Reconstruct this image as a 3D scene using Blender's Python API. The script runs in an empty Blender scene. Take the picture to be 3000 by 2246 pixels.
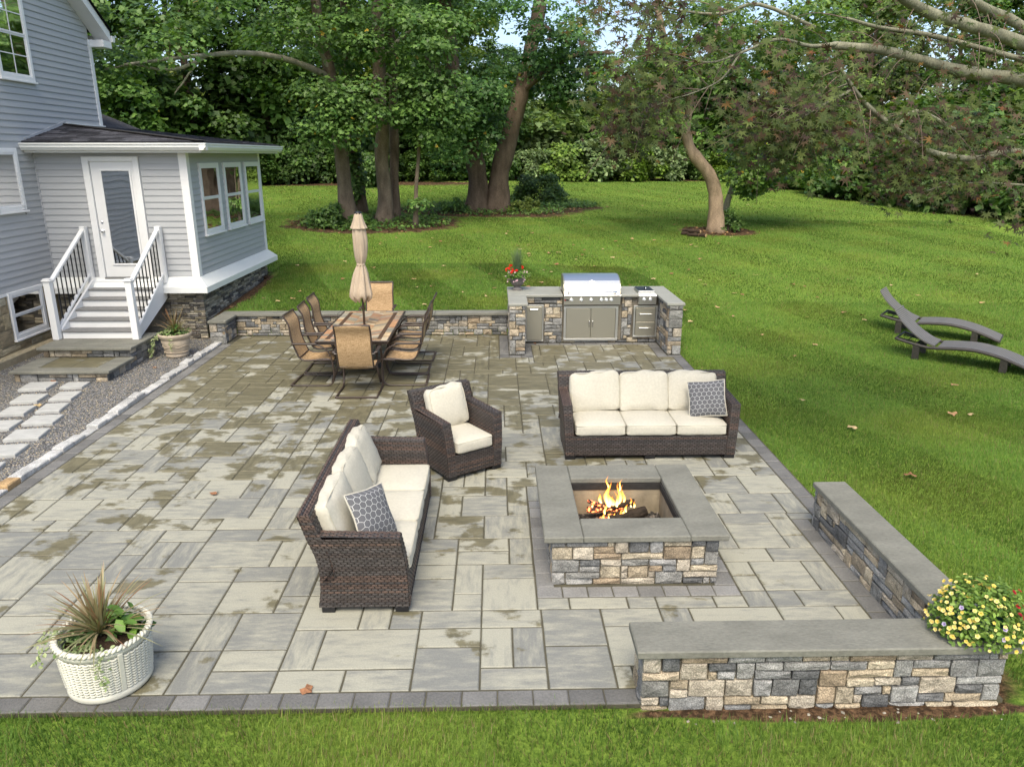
import bpy, math, random
import numpy as np
from mathutils import Vector, Matrix
R = math.radians
rng = random.Random(7)
nr = np.random.RandomState(11)
sc = bpy.context.scene
C = sc.collection

# ------------------------------------------------------------------ camera, sky, sun, exposure
CAMH = 3.4
cam = bpy.data.cameras.new('camera'); camo = bpy.data.objects.new('camera', cam); C.objects.link(camo)
cam.sensor_width = 36; cam.lens = 36 * 2200 / 3000; cam.clip_end = 600; cam.clip_start = .05
PITCH, YAW = math.atan(666 / 2200), math.atan(48 / 2200)
camo.location = (0, 0, CAMH); camo.rotation_euler = (math.pi / 2 - PITCH, 0, -YAW)
sc.camera = camo
w = bpy.data.worlds.new('World'); sc.world = w; w.use_nodes = True
SUN_EL, SUN_AZ = R(56), R(188)          # azimuth clockwise from +Y: the sun stands high behind the camera, veiled by thin cloud
sky = w.node_tree.nodes.new('ShaderNodeTexSky'); sky.sky_type = 'NISHITA'; sky.sun_disc = False
sky.sun_elevation = SUN_EL; sky.sun_rotation = SUN_AZ; sky.dust_density = 3.0; sky.air_density = .9; sky.ozone_density = .3
bg = w.node_tree.nodes['Background']; bg.inputs['Strength'].default_value = .15
w.node_tree.links.new(sky.outputs[0], bg.inputs['Color'])
sl = bpy.data.lights.new('sun', 'SUN'); sl.energy = 1.45; sl.angle = R(36); sl.color = (1, .94, .76)
so = bpy.data.objects.new('sun', sl); C.objects.link(so)
sd = Vector((math.sin(SUN_AZ) * math.cos(SUN_EL), math.cos(SUN_AZ) * math.cos(SUN_EL), math.sin(SUN_EL)))
so.rotation_euler = sd.to_track_quat('Z', 'Y').to_euler(); so.location = sd * 60
sc.view_settings.view_transform = 'Standard'; sc.view_settings.look = 'None'
sc.view_settings.gamma = 1; sc.view_settings.exposure = 1.04
sc.cycles.max_bounces = 6; sc.cycles.transparent_max_bounces = 12; sc.cycles.diffuse_bounces = 3; sc.cycles.glossy_bounces = 3
sc.cycles.caustics_reflective = False; sc.cycles.caustics_refractive = False
sc.cycles.sample_clamp_indirect = 5

# pixel helpers (photo pixels, 3000 x 2246): a pixel is a direction, the distance comes from the plane it lies on
_f = np.array([math.sin(YAW) * math.cos(PITCH), math.cos(YAW) * math.cos(PITCH), -math.sin(PITCH)])
_r = np.array([math.cos(YAW), -math.sin(YAW), 0]); _u = np.cross(_r, _f)
def ray(x, y): return _f + _r * (x - 1500) / 2200 - _u * (y - 1123) / 2200
def onY(x, y, Y):
    r = ray(x, y); p = np.array([0, 0, CAMH]) + r * Y / r[1]; return Vector(p)

# ------------------------------------------------------------------ materials
def nd(nt, t, ins=(), **pr):
    n = nt.nodes.new(t)
    for k, v in pr.items(): setattr(n, k, v)
    for k, v in dict(ins).items():
        if hasattr(v, 'is_output'): nt.links.new(v, n.inputs[k])
        else: n.inputs[k].default_value = v
    return n
def mth(nt, op, a, b=0.0, c=None):
    n = nd(nt, 'ShaderNodeMath', {0: a, 1: b}, operation=op)
    if c is not None: n.inputs[2].default_value = c
    return n.outputs[0]
def c4(c): return (c[0], c[1], c[2], 1)
def mixc(nt, f, a, b, mode='MIX'):
    a = c4(a) if isinstance(a, tuple) else a; b = c4(b) if isinstance(b, tuple) else b
    return nd(nt, 'ShaderNodeMixRGB', {0: f, 1: a, 2: b}, blend_type=mode).outputs[0]
def ramp(nt, f, lo, hi):
    n = nd(nt, 'ShaderNodeMapRange', {0: f, 1: lo, 2: hi, 3: 0.0, 4: 1.0}); n.interpolation_type = 'SMOOTHSTEP'; return n.outputs[0]
def pos(nt, scale=(1, 1, 1), rot=(0, 0, 0)):
    g = nd(nt, 'ShaderNodeNewGeometry').outputs['Position']
    m = nd(nt, 'ShaderNodeMapping', {0: g}); m.inputs['Scale'].default_value = scale; m.inputs['Rotation'].default_value = rot
    return m.outputs[0]
def noise(nt, v, s, det=3, rough=.55):
    return nd(nt, 'ShaderNodeTexNoise', {'Vector': v, 'Scale': s, 'Detail': det, 'Roughness': rough}).outputs['Fac']
MATS = {}
def new_mat(name):
    m = bpy.data.materials.new(name); m.use_nodes = True; nt = m.node_tree
    MATS[name] = m
    return m, nt, nt.nodes['Principled BSDF']
def colattr(nt): return nd(nt, 'ShaderNodeVertexColor', layer_name='col').outputs[0]
def M(name, col=None, rough=.6, metal=0, var=.25, nscale=6., nstr=(1, 1, 1), bump=0., bscale=40., spec=.5, fine=0., coat=0):
    """base colour (or the mesh's colour attribute when col is None) times noise, with fine relief"""
    m, nt, b = new_mat(name)
    base = colattr(nt) if col is None else None
    p = pos(nt, nstr)
    n = noise(nt, p, nscale, 4)
    f = nd(nt, 'ShaderNodeMapRange', {0: n, 1: .25, 2: .75, 3: 1 - var, 4: 1 + var}).outputs[0]
    if fine:
        n2 = noise(nt, p, nscale * 14, 2)
        f = mth(nt, 'MULTIPLY', f, nd(nt, 'ShaderNodeMapRange', {0: n2, 1: .3, 2: .7, 3: 1 - fine, 4: 1 + fine}).outputs[0])
    cc = nd(nt, 'ShaderNodeCombineColor', {0: f, 1: f, 2: f}).outputs[0]
    out = mixc(nt, 1.0, base if base else c4(col), cc, 'MULTIPLY')
    nt.links.new(out, b.inputs['Base Color'])
    b.inputs['Roughness'].default_value = rough; b.inputs['Metallic'].default_value = metal
    b.inputs['Specular IOR Level'].default_value = spec
    if coat: b.inputs['Coat Weight'].default_value = coat
    if bump:
        h = noise(nt, p, bscale, 4, .65)
        bm = nd(nt, 'ShaderNodeBump', {'Height': h, 'Strength': bump, 'Distance': .02})
        nt.links.new(bm.outputs[0], b.inputs['Normal'])
    return m
def leaf_mat(name, trans=.3, rough=.45, spec=.35):
    m, nt, b = new_mat(name)
    c = colattr(nt); nt.links.new(c, b.inputs['Base Color']); b.inputs['Roughness'].default_value = rough
    b.inputs['Specular IOR Level'].default_value = spec
    t = nd(nt, 'ShaderNodeBsdfTranslucent', {0: mixc(nt, 1.0, c, (1.25, 1.3, .6), 'MULTIPLY')})
    mx = nd(nt, 'ShaderNodeMixShader', {0: trans, 1: b.outputs[0], 2: t.outputs[0]})
    nt.links.new(mx.outputs[0], nt.nodes['Material Output'].inputs[0])
    return m

M('stone', None, .85, var=.4, nscale=9, bump=1.0, bscale=20, fine=.5, spec=.2)
M('ledge', None, .9, var=.4, nscale=7, nstr=(1, 1, 3), bump=.9, bscale=30, fine=.3, spec=.25)
M('mortar', (.24, .215, .17), .95, bump=.8, bscale=60, spec=.1)
M('bluestone', (.175, .172, .142), .75, var=.2, nscale=2.6, nstr=(1, 2.0, 1), bump=.35, bscale=30, fine=.12, spec=.3)
M('countertop', (.28, .28, .24), .6, var=.1, nscale=2.5, nstr=(1, 3, 1), bump=.15, bscale=35, fine=.06)
M('granite', None, .85, var=.28, nscale=10, bump=.9, bscale=45, fine=.4, spec=.25)
M('border_paver', None, .8, var=.16, nscale=4, bump=.5, bscale=50, fine=.12, spec=.3)
M('joint_sand', (.075, .068, .042), .95, bump=.5, bscale=80)
M('siding', (.385, .395, .40), .55, var=.04, nscale=1.5, nstr=(1, 1, 6), bump=.06, bscale=60, spec=.35)
M('siding_plain', (.385, .395, .40), .55, var=.04, nscale=1.5, spec=.35)  # same colour as the boards, without relief
M('white_paint', (.74, .74, .725), .42, var=.035, nscale=3, spec=.4)
M('white_aluminium', (.72, .73, .70), .35, var=.05, nscale=2, nstr=(1, 1, 4), spec=.5)
M('tread_grey', (.17, .17, .165), .6, var=.12, nscale=6, nstr=(1, 6, 1), bump=.2)
M('black_metal', (.012, .012, .014), .35, var=.1, spec=.5)
M('bronze', (.045, .030, .022), .42, var=.3, nscale=12, bump=.15, bscale=80, spec=.6)
M('shingle', None, .95, var=.3, nscale=10, bump=.6, bscale=120, fine=.25, spec=.15)
M('foundation', (.34, .29, .19), .9, var=.35, nscale=4, bump=.8, bscale=14, spec=.15)
M('wicker', None, .38, var=.22, nscale=30, nstr=(1, 1, 4), bump=.35, bscale=160, spec=.5)
M('wicker_core', (.022, .015, .012), .6)
M('cushion', (.52, .49, .40), .92, var=.05, nscale=3, bump=.28, bscale=240, fine=.06, spec=.15)
M('piping', (.46, .43, .34), .9, var=.05, spec=.15)
M('canvas', (.44, .355, .26), .9, var=.09, nscale=5, bump=.25, bscale=200, fine=.06, spec=.15)
M('tile', None, .45, var=.3, nscale=14, bump=.15, bscale=40, spec=.5)
M('soil', (.05, .033, .022), .98, var=.5, nscale=14, bump=1.0, bscale=40, spec=.1)
M('terracotta', (.42, .35, .26), .75, var=.14, nscale=7, bump=.2, bscale=40, spec=.25)
M('urn_paint', (.16, .145, .135), .55, var=.45, nscale=5, nstr=(1, 1, 9), spec=.4)
M('resin_white', (.58, .565, .47), .5, var=.12, nscale=6, bump=.12, bscale=60, spec=.4)
M('green_plastic', (.012, .05, .03), .4, var=.1)
M('bark', None, .95, var=.42, nscale=5, nstr=(1, 1, .35), bump=1.0, bscale=16, fine=.25, spec=.1)
M('log_bark', (.05, .035, .025), .95, var=.4, nscale=12, bump=.8, bscale=30, spec=.1)
M('log_end', (.42, .27, .13), .85, var=.25, nscale=16)
M('charred', (.035, .026, .018), .9, var=.5, nscale=12, bump=.8, bscale=40, spec=.2)
M('ember_rock', None, .85, var=.4, nscale=30, bump=.6, bscale=60)
M('liner', (.30, .25, .17), .9, var=.35, nscale=5, nstr=(1, 1, .6), bump=.3, bscale=30, spec=.15)
M('soot', (.02, .018, .016), .9, var=.4, nscale=20)
M('dry_leaf', None, .8, var=.25, nscale=30, bump=.3, bscale=60, spec=.2)
M('pebble', None, .8, var=.2, nscale=60, spec=.3)
M('curtain', (.30, .29, .27), .9, var=.1, nscale=9, nstr=(1, 1, .2))
M('dark_room', (.02, .02, .022), .9)  # near-black colour stands in for the unlit rooms behind the glass
M('chaise_rail', (.045, .038, .032), .5, var=.3, nscale=26, bump=.5, bscale=150)
M('step_stone', (.40, .40, .375), .85, var=.16, nscale=5, nstr=(1, 4, 1), bump=.3, bscale=40, fine=.1, spec=.25)
M('petal', None, .6, var=.08, nscale=40, spec=.2)
leaf_mat('leaf', .34); leaf_mat('grass', .30, .55, .2); leaf_mat('maple_dark', .25, .55, .2); leaf_mat('plant', .25)
def metal(name, col, rough, aniso=(1, 1, 40)):
    m, nt, b = new_mat(name)
    n = noise(nt, pos(nt, aniso), 30, 2)
    nt.links.new(nd(nt, 'ShaderNodeMapRange', {0: n, 3: rough * .75, 4: rough * 1.3}).outputs[0], b.inputs['Roughness'])
    b.inputs['Base Color'].default_value = c4(col); b.inputs['Metallic'].default_value = 1
metal('steel', (.74, .74, .71), .33); metal('steel_warm', (.52, .49, .40), .40); metal('chrome', (.8, .8, .8), .12)
def glass(name, add=.06):
    m, nt, b = new_mat(name)
    lw = nd(nt, 'ShaderNodeFresnel', {0: 1.75}).outputs[0]
    tr = nd(nt, 'ShaderNodeBsdfTransparent', {0: (.62, .66, .66, 1)})
    gl = nd(nt, 'ShaderNodeBsdfGlossy', {0: (.95, .95, .95, 1), 1: .03})
    f = mth(nt, 'ADD', mth(nt, 'MULTIPLY', lw, 1.0), add)
    wob = noise(nt, pos(nt), 1.6, 1)
    bmp = nd(nt, 'ShaderNodeBump', {'Height': wob, 'Strength': .12, 'Distance': .06})
    nt.links.new(bmp.outputs[0], gl.inputs['Normal'])
    nt.links.new(nd(nt, 'ShaderNodeMixShader', {0: f, 1: tr.outputs[0], 2: gl.outputs[0]}).outputs[0], nt.nodes['Material Output'].inputs[0])
glass('glass', .05); glass('glass_door', .42)
def chaise_mat():
    m, nt, b = new_mat('chaise_weave')
    oc = nd(nt, 'ShaderNodeTexCoord').outputs['Object']; wv = nd(nt, 'ShaderNodeTexWave', {'Vector': oc, 'Scale': 16.0, 'Distortion': .6, 'Detail': 1.0}).outputs['Fac']
    n = noise(nt, pos(nt, (1, 1, 1)), 7, 4)
    nt.links.new(mixc(nt, n, mixc(nt, wv, (.05, .045, .042), (.17, .16, .15)), mixc(nt, wv, (.09, .08, .07), (.24, .225, .205))), b.inputs['Base Color']); b.inputs['Roughness'].default_value = .45  # lighter greys put the sky's sheen into the sheet colour
    nt.links.new(nd(nt, 'ShaderNodeBump', {'Height': wv, 'Strength': .6, 'Distance': .006}).outputs[0], b.inputs['Normal'])
chaise_mat()
def sling():
    m, nt, b = new_mat('sling')
    p = pos(nt)
    a = noise(nt, pos(nt, (1, 1, .08)), 210, 1); c = noise(nt, pos(nt, (.08, .08, 1)), 210, 1)
    f = ramp(nt, mth(nt, 'ADD', a, c), .75, 1.25)
    n = mixc(nt, f, (.27, .175, .085), (.50, .345, .19)); nt.links.new(n, b.inputs['Base Color']); b.inputs['Roughness'].default_value = .75
    b.inputs['Specular IOR Level'].default_value = .25
sling()
def paver():
    m, nt, b = new_mat('paver')
    v = nd(nt, 'ShaderNodeSeparateColor', {0: colattr(nt)})       # r: tone, g: dryness, b: streak direction
    sx = noise(nt, pos(nt, (1.6, 6.5, 1)), 2.4, 6, .68); sy = noise(nt, pos(nt, (6.5, 1.6, 1)), 2.4, 6, .68)
    s = nd(nt, 'ShaderNodeMix', {0: v.outputs[2], 2: sx, 3: sy}, data_type='FLOAT').outputs[0]
    cl = noise(nt, pos(nt), 1.3, 3)
    t = mth(nt, 'ADD', s, mth(nt, 'MULTIPLY', mth(nt, 'SUBTRACT', v.outputs[0], .5), .30))
    t = mth(nt, 'ADD', t, mth(nt, 'MULTIPLY', mth(nt, 'SUBTRACT', cl, .5), .3))
    dry = mixc(nt, ramp(nt, t, .28, .68), (.185, .187, .168), (.325, .316, .25))
    fine = noise(nt, pos(nt), 90, 2)
    dry = mixc(nt, .22, dry, nd(nt, 'ShaderNodeCombineColor', {0: fine, 1: fine, 2: fine}).outputs[0], 'OVERLAY')
    y = nd(nt, 'ShaderNodeSeparateXYZ', {0: pos(nt)})
    bias = nd(nt, 'ShaderNodeMapRange', {0: y.outputs[1], 1: 5.0, 2: 11.5, 3: -.04, 4: .195}).outputs[0]
    bx = nd(nt, 'ShaderNodeMapRange', {0: y.outputs[0], 1: .8, 2: 2.6, 3: .0, 4: -.05}).outputs[0]
    wn = noise(nt, pos(nt, (1.0, 1.3, 1)), 2.6, 5, .60)
    wv = mth(nt, 'ADD', mth(nt, 'ADD', wn, bias), mth(nt, 'ADD', bx, mth(nt, 'MULTIPLY', mth(nt, 'SUBTRACT', .5, v.outputs[1]), .17)))
    wet = ramp(nt, mth(nt, 'ADD', wv, mth(nt, 'MULTIPLY', mth(nt, 'SUBTRACT', fine, .5), .10)), .565, .65)
    wetc = mixc(nt, ramp(nt, s, .3, .7), (.088, .078, .040), (.155, .137, .075))
    col = mixc(nt, mth(nt, 'MULTIPLY', wet, .9), dry, wetc)
    nt.links.new(col, b.inputs['Base Color'])
    nt.links.new(nd(nt, 'ShaderNodeMapRange', {0: wet, 3: .85, 4: .5}).outputs[0], b.inputs['Roughness'])
    b.inputs['Specular IOR Level'].default_value = .3
    h = mth(nt, 'ADD', mth(nt, 'MULTIPLY', s, .7), mth(nt, 'MULTIPLY', noise(nt, pos(nt), 45, 3), .5))
    nt.links.new(nd(nt, 'ShaderNodeBump', {'Height': h, 'Strength': .35, 'Distance': .012}).outputs[0], b.inputs['Normal'])
paver()
def lawn_mat():
    m, nt, b = new_mat('lawn')
    bed = nd(nt, 'ShaderNodeSeparateColor', {0: colattr(nt)}).outputs[0]
    n1 = noise(nt, pos(nt), .35, 4); n2 = noise(nt, pos(nt), 22, 4, .7); n3 = noise(nt, pos(nt), 2.2, 3)
    g = mixc(nt, ramp(nt, n1, .3, .7), (.075, .14, .018), (.13, .21, .028))
    g = mixc(nt, ramp(nt, n2, .35, .75), g, (.19, .27, .045))
    g = mixc(nt, mth(nt, 'MULTIPLY', ramp(nt, n3, .6, .8), .4), g, (.10, .085, .035))
    l = mixc(nt, ramp(nt, n2, .4, .65), (.045, .028, .016), (.15, .09, .05))
    f = ramp(nt, mth(nt, 'ADD', bed, mth(nt, 'MULTIPLY', mth(nt, 'SUBTRACT', n3, .5), .9)), .4, .65)
    nt.links.new(mixc(nt, f, g, l), b.inputs['Base Color']); b.inputs['Roughness'].default_value = .95; b.inputs['Specular IOR Level'].default_value = .1
    nt.links.new(nd(nt, 'ShaderNodeBump', {'Height': n2, 'Strength': .9, 'Distance': .04}).outputs[0], b.inputs['Normal'])
lawn_mat()
def gravel_mat():
    m, nt, b = new_mat('gravel')
    vo = nd(nt, 'ShaderNodeTexVoronoi', {'Vector': pos(nt), 'Scale': 58.0})
    vs = nd(nt, 'ShaderNodeSeparateColor', {0: vo.outputs['Color']})
    c = mixc(nt, vs.outputs[0], (.07, .072, .075), (.30, .295, .28)); c = mixc(nt, ramp(nt, vs.outputs[1], .84, .88), c, (.50, .42, .27))
    c = mixc(nt, ramp(nt, vo.outputs['Distance'], .35, .8), c, (.02, .02, .02))
    nt.links.new(c, b.inputs['Base Color']); b.inputs['Roughness'].default_value = .85
    nt.links.new(nd(nt, 'ShaderNodeBump', {'Height': mth(nt, 'SUBTRACT', 1.0, vo.outputs['Distance']), 'Strength': 1.0, 'Distance': .012}).outputs[0], b.inputs['Normal'])
gravel_mat()
def pillow_mat():
    m, nt, b = new_mat('pillow_hex')
    uv = nd(nt, 'ShaderNodeUVMap', uv_map='UVMap').outputs[0]
    v = nd(nt, 'ShaderNodeVectorMath', {0: uv, 1: (7.5, 7.5, 0)}, operation='MULTIPLY').outputs[0]
    r, h = (1.0, 1.7320508, 1.0), (.5, .8660254, 0)
    def cell(p):
        q = nd(nt, 'ShaderNodeVectorMath', {0: p, 1: r}, operation='MODULO').outputs[0]
        return nd(nt, 'ShaderNodeVectorMath', {0: q, 1: h}, operation='SUBTRACT').outputs[0]
    sh = nd(nt, 'ShaderNodeVectorMath', {0: v, 1: (20., 34.641016, 0)}, operation='ADD').outputs[0]
    a = cell(sh); c = cell(nd(nt, 'ShaderNodeVectorMath', {0: sh, 1: h}, operation='SUBTRACT').outputs[0])
    def d(p):
        s = nd(nt, 'ShaderNodeSeparateXYZ', {0: nd(nt, 'ShaderNodeVectorMath', {0: p}, operation='ABSOLUTE').outputs[0]})
        k = mth(nt, 'ADD', mth(nt, 'MULTIPLY', s.outputs[0], .5), mth(nt, 'MULTIPLY', s.outputs[1], .8660254))
        return mth(nt, 'MAXIMUM', k, s.outputs[0])
    dd = mth(nt, 'MINIMUM', d(a), d(c))
    l = ramp(nt, dd, .462, .478)
    nt.links.new(mixc(nt, l, (.115, .116, .122), (.50, .50, .48)), b.inputs['Base Color']); b.inputs['Roughness'].default_value = .9
    b.inputs['Specular IOR Level'].default_value = .15
pillow_mat()
def flame_mat():
    m, nt, b = new_mat('flame')
    c = nd(nt, 'ShaderNodeSeparateColor', {0: colattr(nt)})          # r: height 0..1, g: core..edge
    lw = nd(nt, 'ShaderNodeLayerWeight', {0: .45}).outputs['Facing']
    t = mth(nt, 'ADD', mth(nt, 'MULTIPLY', c.outputs[0], .75), mth(nt, 'MULTIPLY', lw, .6))
    cr = nt.nodes.new('ShaderNodeValToRGB'); nt.links.new(t, cr.inputs[0])
    e = cr.color_ramp.elements; e[0].position = .12; e[0].color = (1, .78, .32, 1); e[1].position = .95; e[1].color = (.9, .10, .01, 1)
    x = cr.color_ramp.elements.new(.5); x.color = (1, .42, .06, 1)
    em = nd(nt, 'ShaderNodeEmission', {0: cr.outputs[0]})
    nt.links.new(nd(nt, 'ShaderNodeMapRange', {0: t, 1: .1, 2: 1.1, 3: 2.6, 4: .6}).outputs[0], em.inputs[1])
    tr = nd(nt, 'ShaderNodeBsdfTransparent')
    fn_ = noise(nt, pos(nt, (1, 1, .35)), 38, 2)
    al = mth(nt, 'ADD', ramp(nt, mth(nt, 'ADD', mth(nt, 'ADD', mth(nt, 'MULTIPLY', c.outputs[0], .7), lw), mth(nt, 'MULTIPLY', mth(nt, 'SUBTRACT', fn_, .5), 1.1)), .30, 1.05), .10)
    nt.links.new(nd(nt, 'ShaderNodeMixShader', {0: al, 1: em.outputs[0], 2: tr.outputs[0]}).outputs[0], nt.nodes['Material Output'].inputs[0])
    m, nt, b = new_mat('ember')
    n = ramp(nt, noise(nt, pos(nt), 34, 3), .5, .68)
    b.inputs['Base Color'].default_value = (.05, .03, .025, 1); b.inputs['Roughness'].default_value = .9
    b.inputs['Emission Color'].default_value = (1, .20, .06, 1)
    nt.links.new(mth(nt, 'MULTIPLY', n, 3.5), b.inputs['Emission Strength'])
flame_mat()

# ------------------------------------------------------------------ mesh helpers
def link(o, parent=None):
    C.objects.link(o)
    if parent is not None: o.parent = parent
    return o
def tag(o, label, cat, group=None):
    o['label'] = label; o['category'] = cat
    if group: o['group'] = group
    return o
def empty(name, loc=(0, 0, 0), rz=0, label=None, cat=None, group=None):
    o = bpy.data.objects.new(name, None); C.objects.link(o); o.location = loc; o.rotation_euler = (0, 0, rz); o.empty_display_size = .2
    if label: tag(o, label, cat, group)
    return o
def copy_tree(o, parent=None):
    c = o.copy(); C.objects.link(c); c.parent = parent
    for ch in list(o.children): copy_tree(ch, c)
    return c
def mesh_obj(name, V, F, mat, parent=None, cols=None, smooth=False, uv=None):
    me = bpy.data.meshes.new(name); me.from_pydata([tuple(v) for v in V], [], F); me.materials.append(MATS[mat])
    if cols is not None:
        a = me.color_attributes.new('col', 'FLOAT_COLOR', 'POINT')
        a.data.foreach_set('color', np.asarray(cols, dtype=np.float32).ravel())
    if uv is not None:
        l = me.uv_layers.new(name='UVMap')
        for lp in me.loops: l.data[lp.index].uv = uv[lp.vertex_index]
    if smooth: me.polygons.foreach_set('use_smooth', [True] * len(me.polygons))
    me.update()
    return link(bpy.data.objects.new(name, me), parent)
def np_mesh(name, V, F, mat, parent=None, cols=None, smooth=False):
    """V (n,3), F (m,k) arrays with equal face size k"""
    me = bpy.data.meshes.new(name); n, (m, k) = len(V), F.shape
    me.vertices.add(n); me.vertices.foreach_set('co', np.ascontiguousarray(V, dtype=np.float32).ravel())
    me.loops.add(m * k); me.loops.foreach_set('vertex_index', np.ascontiguousarray(F, dtype=np.int32).ravel())
    me.polygons.add(m); me.polygons.foreach_set('loop_start', np.arange(0, m * k, k, dtype=np.int32))
    if smooth: me.polygons.foreach_set('use_smooth', np.ones(m, dtype=bool))
    me.materials.append(MATS[mat])
    if cols is not None:
        a = me.color_attributes.new('col', 'FLOAT_COLOR', 'POINT'); c = np.ones((n, 4), dtype=np.float32); c[:, :3] = cols
        a.data.foreach_set('color', c.ravel())
    me.update(calc_edges=True)
    return link(bpy.data.objects.new(name, me), parent)
class MB:
    def __init__(s): s.v = []; s.f = []; s.c = []; s.col = None
    def add(s, V, F):
        o = len(s.v); s.v += [tuple(p) for p in V]; s.f += [[i + o for i in q] for q in F]
        s.c += [s.col or (1, 1, 1)] * len(V)
    def box(s, a, b, c=0.0, mtx=None):
        x0, y0, z0 = a; x1, y1, z1 = b
        if c <= 0:
            V = [(x, y, z) for z in (z0, z1) for y in (y0, y1) for x in (x0, x1)]
            F = [(0, 2, 3, 1), (4, 5, 7, 6), (0, 1, 5, 4), (2, 6, 7, 3), (0, 4, 6, 2), (1, 3, 7, 5)]
        else:                                                     # chamfered box
            c = min(c, (x1 - x0) * .45, (y1 - y0) * .45, (z1 - z0) * .45)
            def ring(z, i): return [(x0 + i, y0 + c if i == 0 else y0 + i, z)]
            V = []
            for z, i in ((z0, c), (z0 + c, 0), (z1 - c, 0), (z1, c)):
                X0, X1, Y0, Y1 = x0 + i, x1 - i, y0 + i, y1 - i; k = c * .6 if i == 0 else c * .3
                V += [(X0 + k, Y0, z), (X1 - k, Y0, z), (X1, Y0 + k, z), (X1, Y1 - k, z), (X1 - k, Y1, z), (X0 + k, Y1, z), (X0, Y1 - k, z), (X0, Y0 + k, z)]
            F = [tuple(range(7, -1, -1)), tuple(range(24, 32))]
            for r in range(3):
                for j in range(8): F.append((r * 8 + j, r * 8 + (j + 1) % 8, r * 8 + 8 + (j + 1) % 8, r * 8 + 8 + j))
        if mtx is not None: V = [mtx @ Vector(p) for p in V]
        s.add(V, F); return s
    def beam(s, p, q, wx, wz, c=.0, up=(0, 0, 1)):
        """rectangular bar from p to q"""
        p, q = Vector(p), Vector(q); d = (q - p); L = d.length; d.normalize(); u = Vector(up)
        if abs(d.dot(u)) > .99: u = Vector((0, 1, 0))
        x = d.cross(u).normalized(); z = x.cross(d).normalized()
        m = Matrix((x, d, z)).transposed().to_4x4(); m.translation = p
        return s.box((-wx / 2, 0, -wz / 2), (wx / 2, L, wz / 2), c, m)
    def tube(s, path, rad, n=8, cap=True, flat=1.0):
        P = [Vector(p) for p in path]; m = len(P); rad = rad if hasattr(rad, '__len__') else [rad] * m
        V = []; x = None
        for i, p in enumerate(P):
            d = (P[min(i + 1, m - 1)] - P[max(i - 1, 0)]).normalized()
            if x is None:
                x = d.cross(Vector((0, 0, 1)))
                if x.length < .05: x = d.cross(Vector((0, 1, 0)))
            x = (x - d * x.dot(d)).normalized(); y = d.cross(x)
            for j in range(n):
                a = 2 * math.pi * j / n; V.append(p + (x * math.cos(a) + y * math.sin(a) * flat) * rad[i])
        F = [(i * n + j, i * n + (j + 1) % n, (i + 1) * n + (j + 1) % n, (i + 1) * n + j) for i in range(m - 1) for j in range(n)]
        if cap: F += [tuple(range(n - 1, -1, -1)), tuple(range((m - 1) * n, m * n))]
        s.add(V, F); return s
    def lathe(s, prof, n=24, c=(0, 0, 0), fn=None, cap=True):
        V = []
        for i, (r, z) in enumerate(prof):
            for j in range(n):
                a = 2 * math.pi * j / n; rr = r * (fn(a, z, i) if fn else 1)
                V.append((c[0] + rr * math.cos(a), c[1] + rr * math.sin(a), c[2] + z))
        m = len(prof)
        F = [(i * n + j, i * n + (j + 1) % n, (i + 1) * n + (j + 1) % n, (i + 1) * n + j) for i in range(m - 1) for j in range(n)]
        if cap: F += [tuple(range(n - 1, -1, -1)), tuple(range((m - 1) * n, m * n))]
        s.add(V, F); return s
    def prism(s, poly, d0, d1, axis='x'):
        """polygon extruded along an axis; poly is (a, b) in the other two axes"""
        n = len(poly)
        mk = {'x': lambda a, b, d: (d, a, b), 'y': lambda a, b, d: (a, d, b), 'z': lambda a, b, d: (a, b, d)}[axis]
        V = [mk(a, b, d0) for a, b in poly] + [mk(a, b, d1) for a, b in poly]
        s.add(V, [tuple(range(n - 1, -1, -1)), tuple(range(n, 2 * n))] + [(i, (i + 1) % n, n + (i + 1) % n, n + i) for i in range(n)]); return s
    def build(s, name, mat, parent=None, smooth=False, world=False, colored=False):
        V = s.v
        if world and parent is not None:
            l = Vector((0, 0, 0)); q = parent
            while q is not None: l += q.location; q = q.parent
            V = [(p[0] - l.x, p[1] - l.y, p[2] - l.z) for p in V]
        cols = [(c[0], c[1], c[2], 1) for c in s.c] if colored else None
        return mesh_obj(name, V, s.f, mat, parent, cols, smooth)
def box1(name, a, b, mat, parent=None, c=0.0, world=True):
    return MB().box(a, b, c).build(name, mat, parent, world=world)
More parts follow.
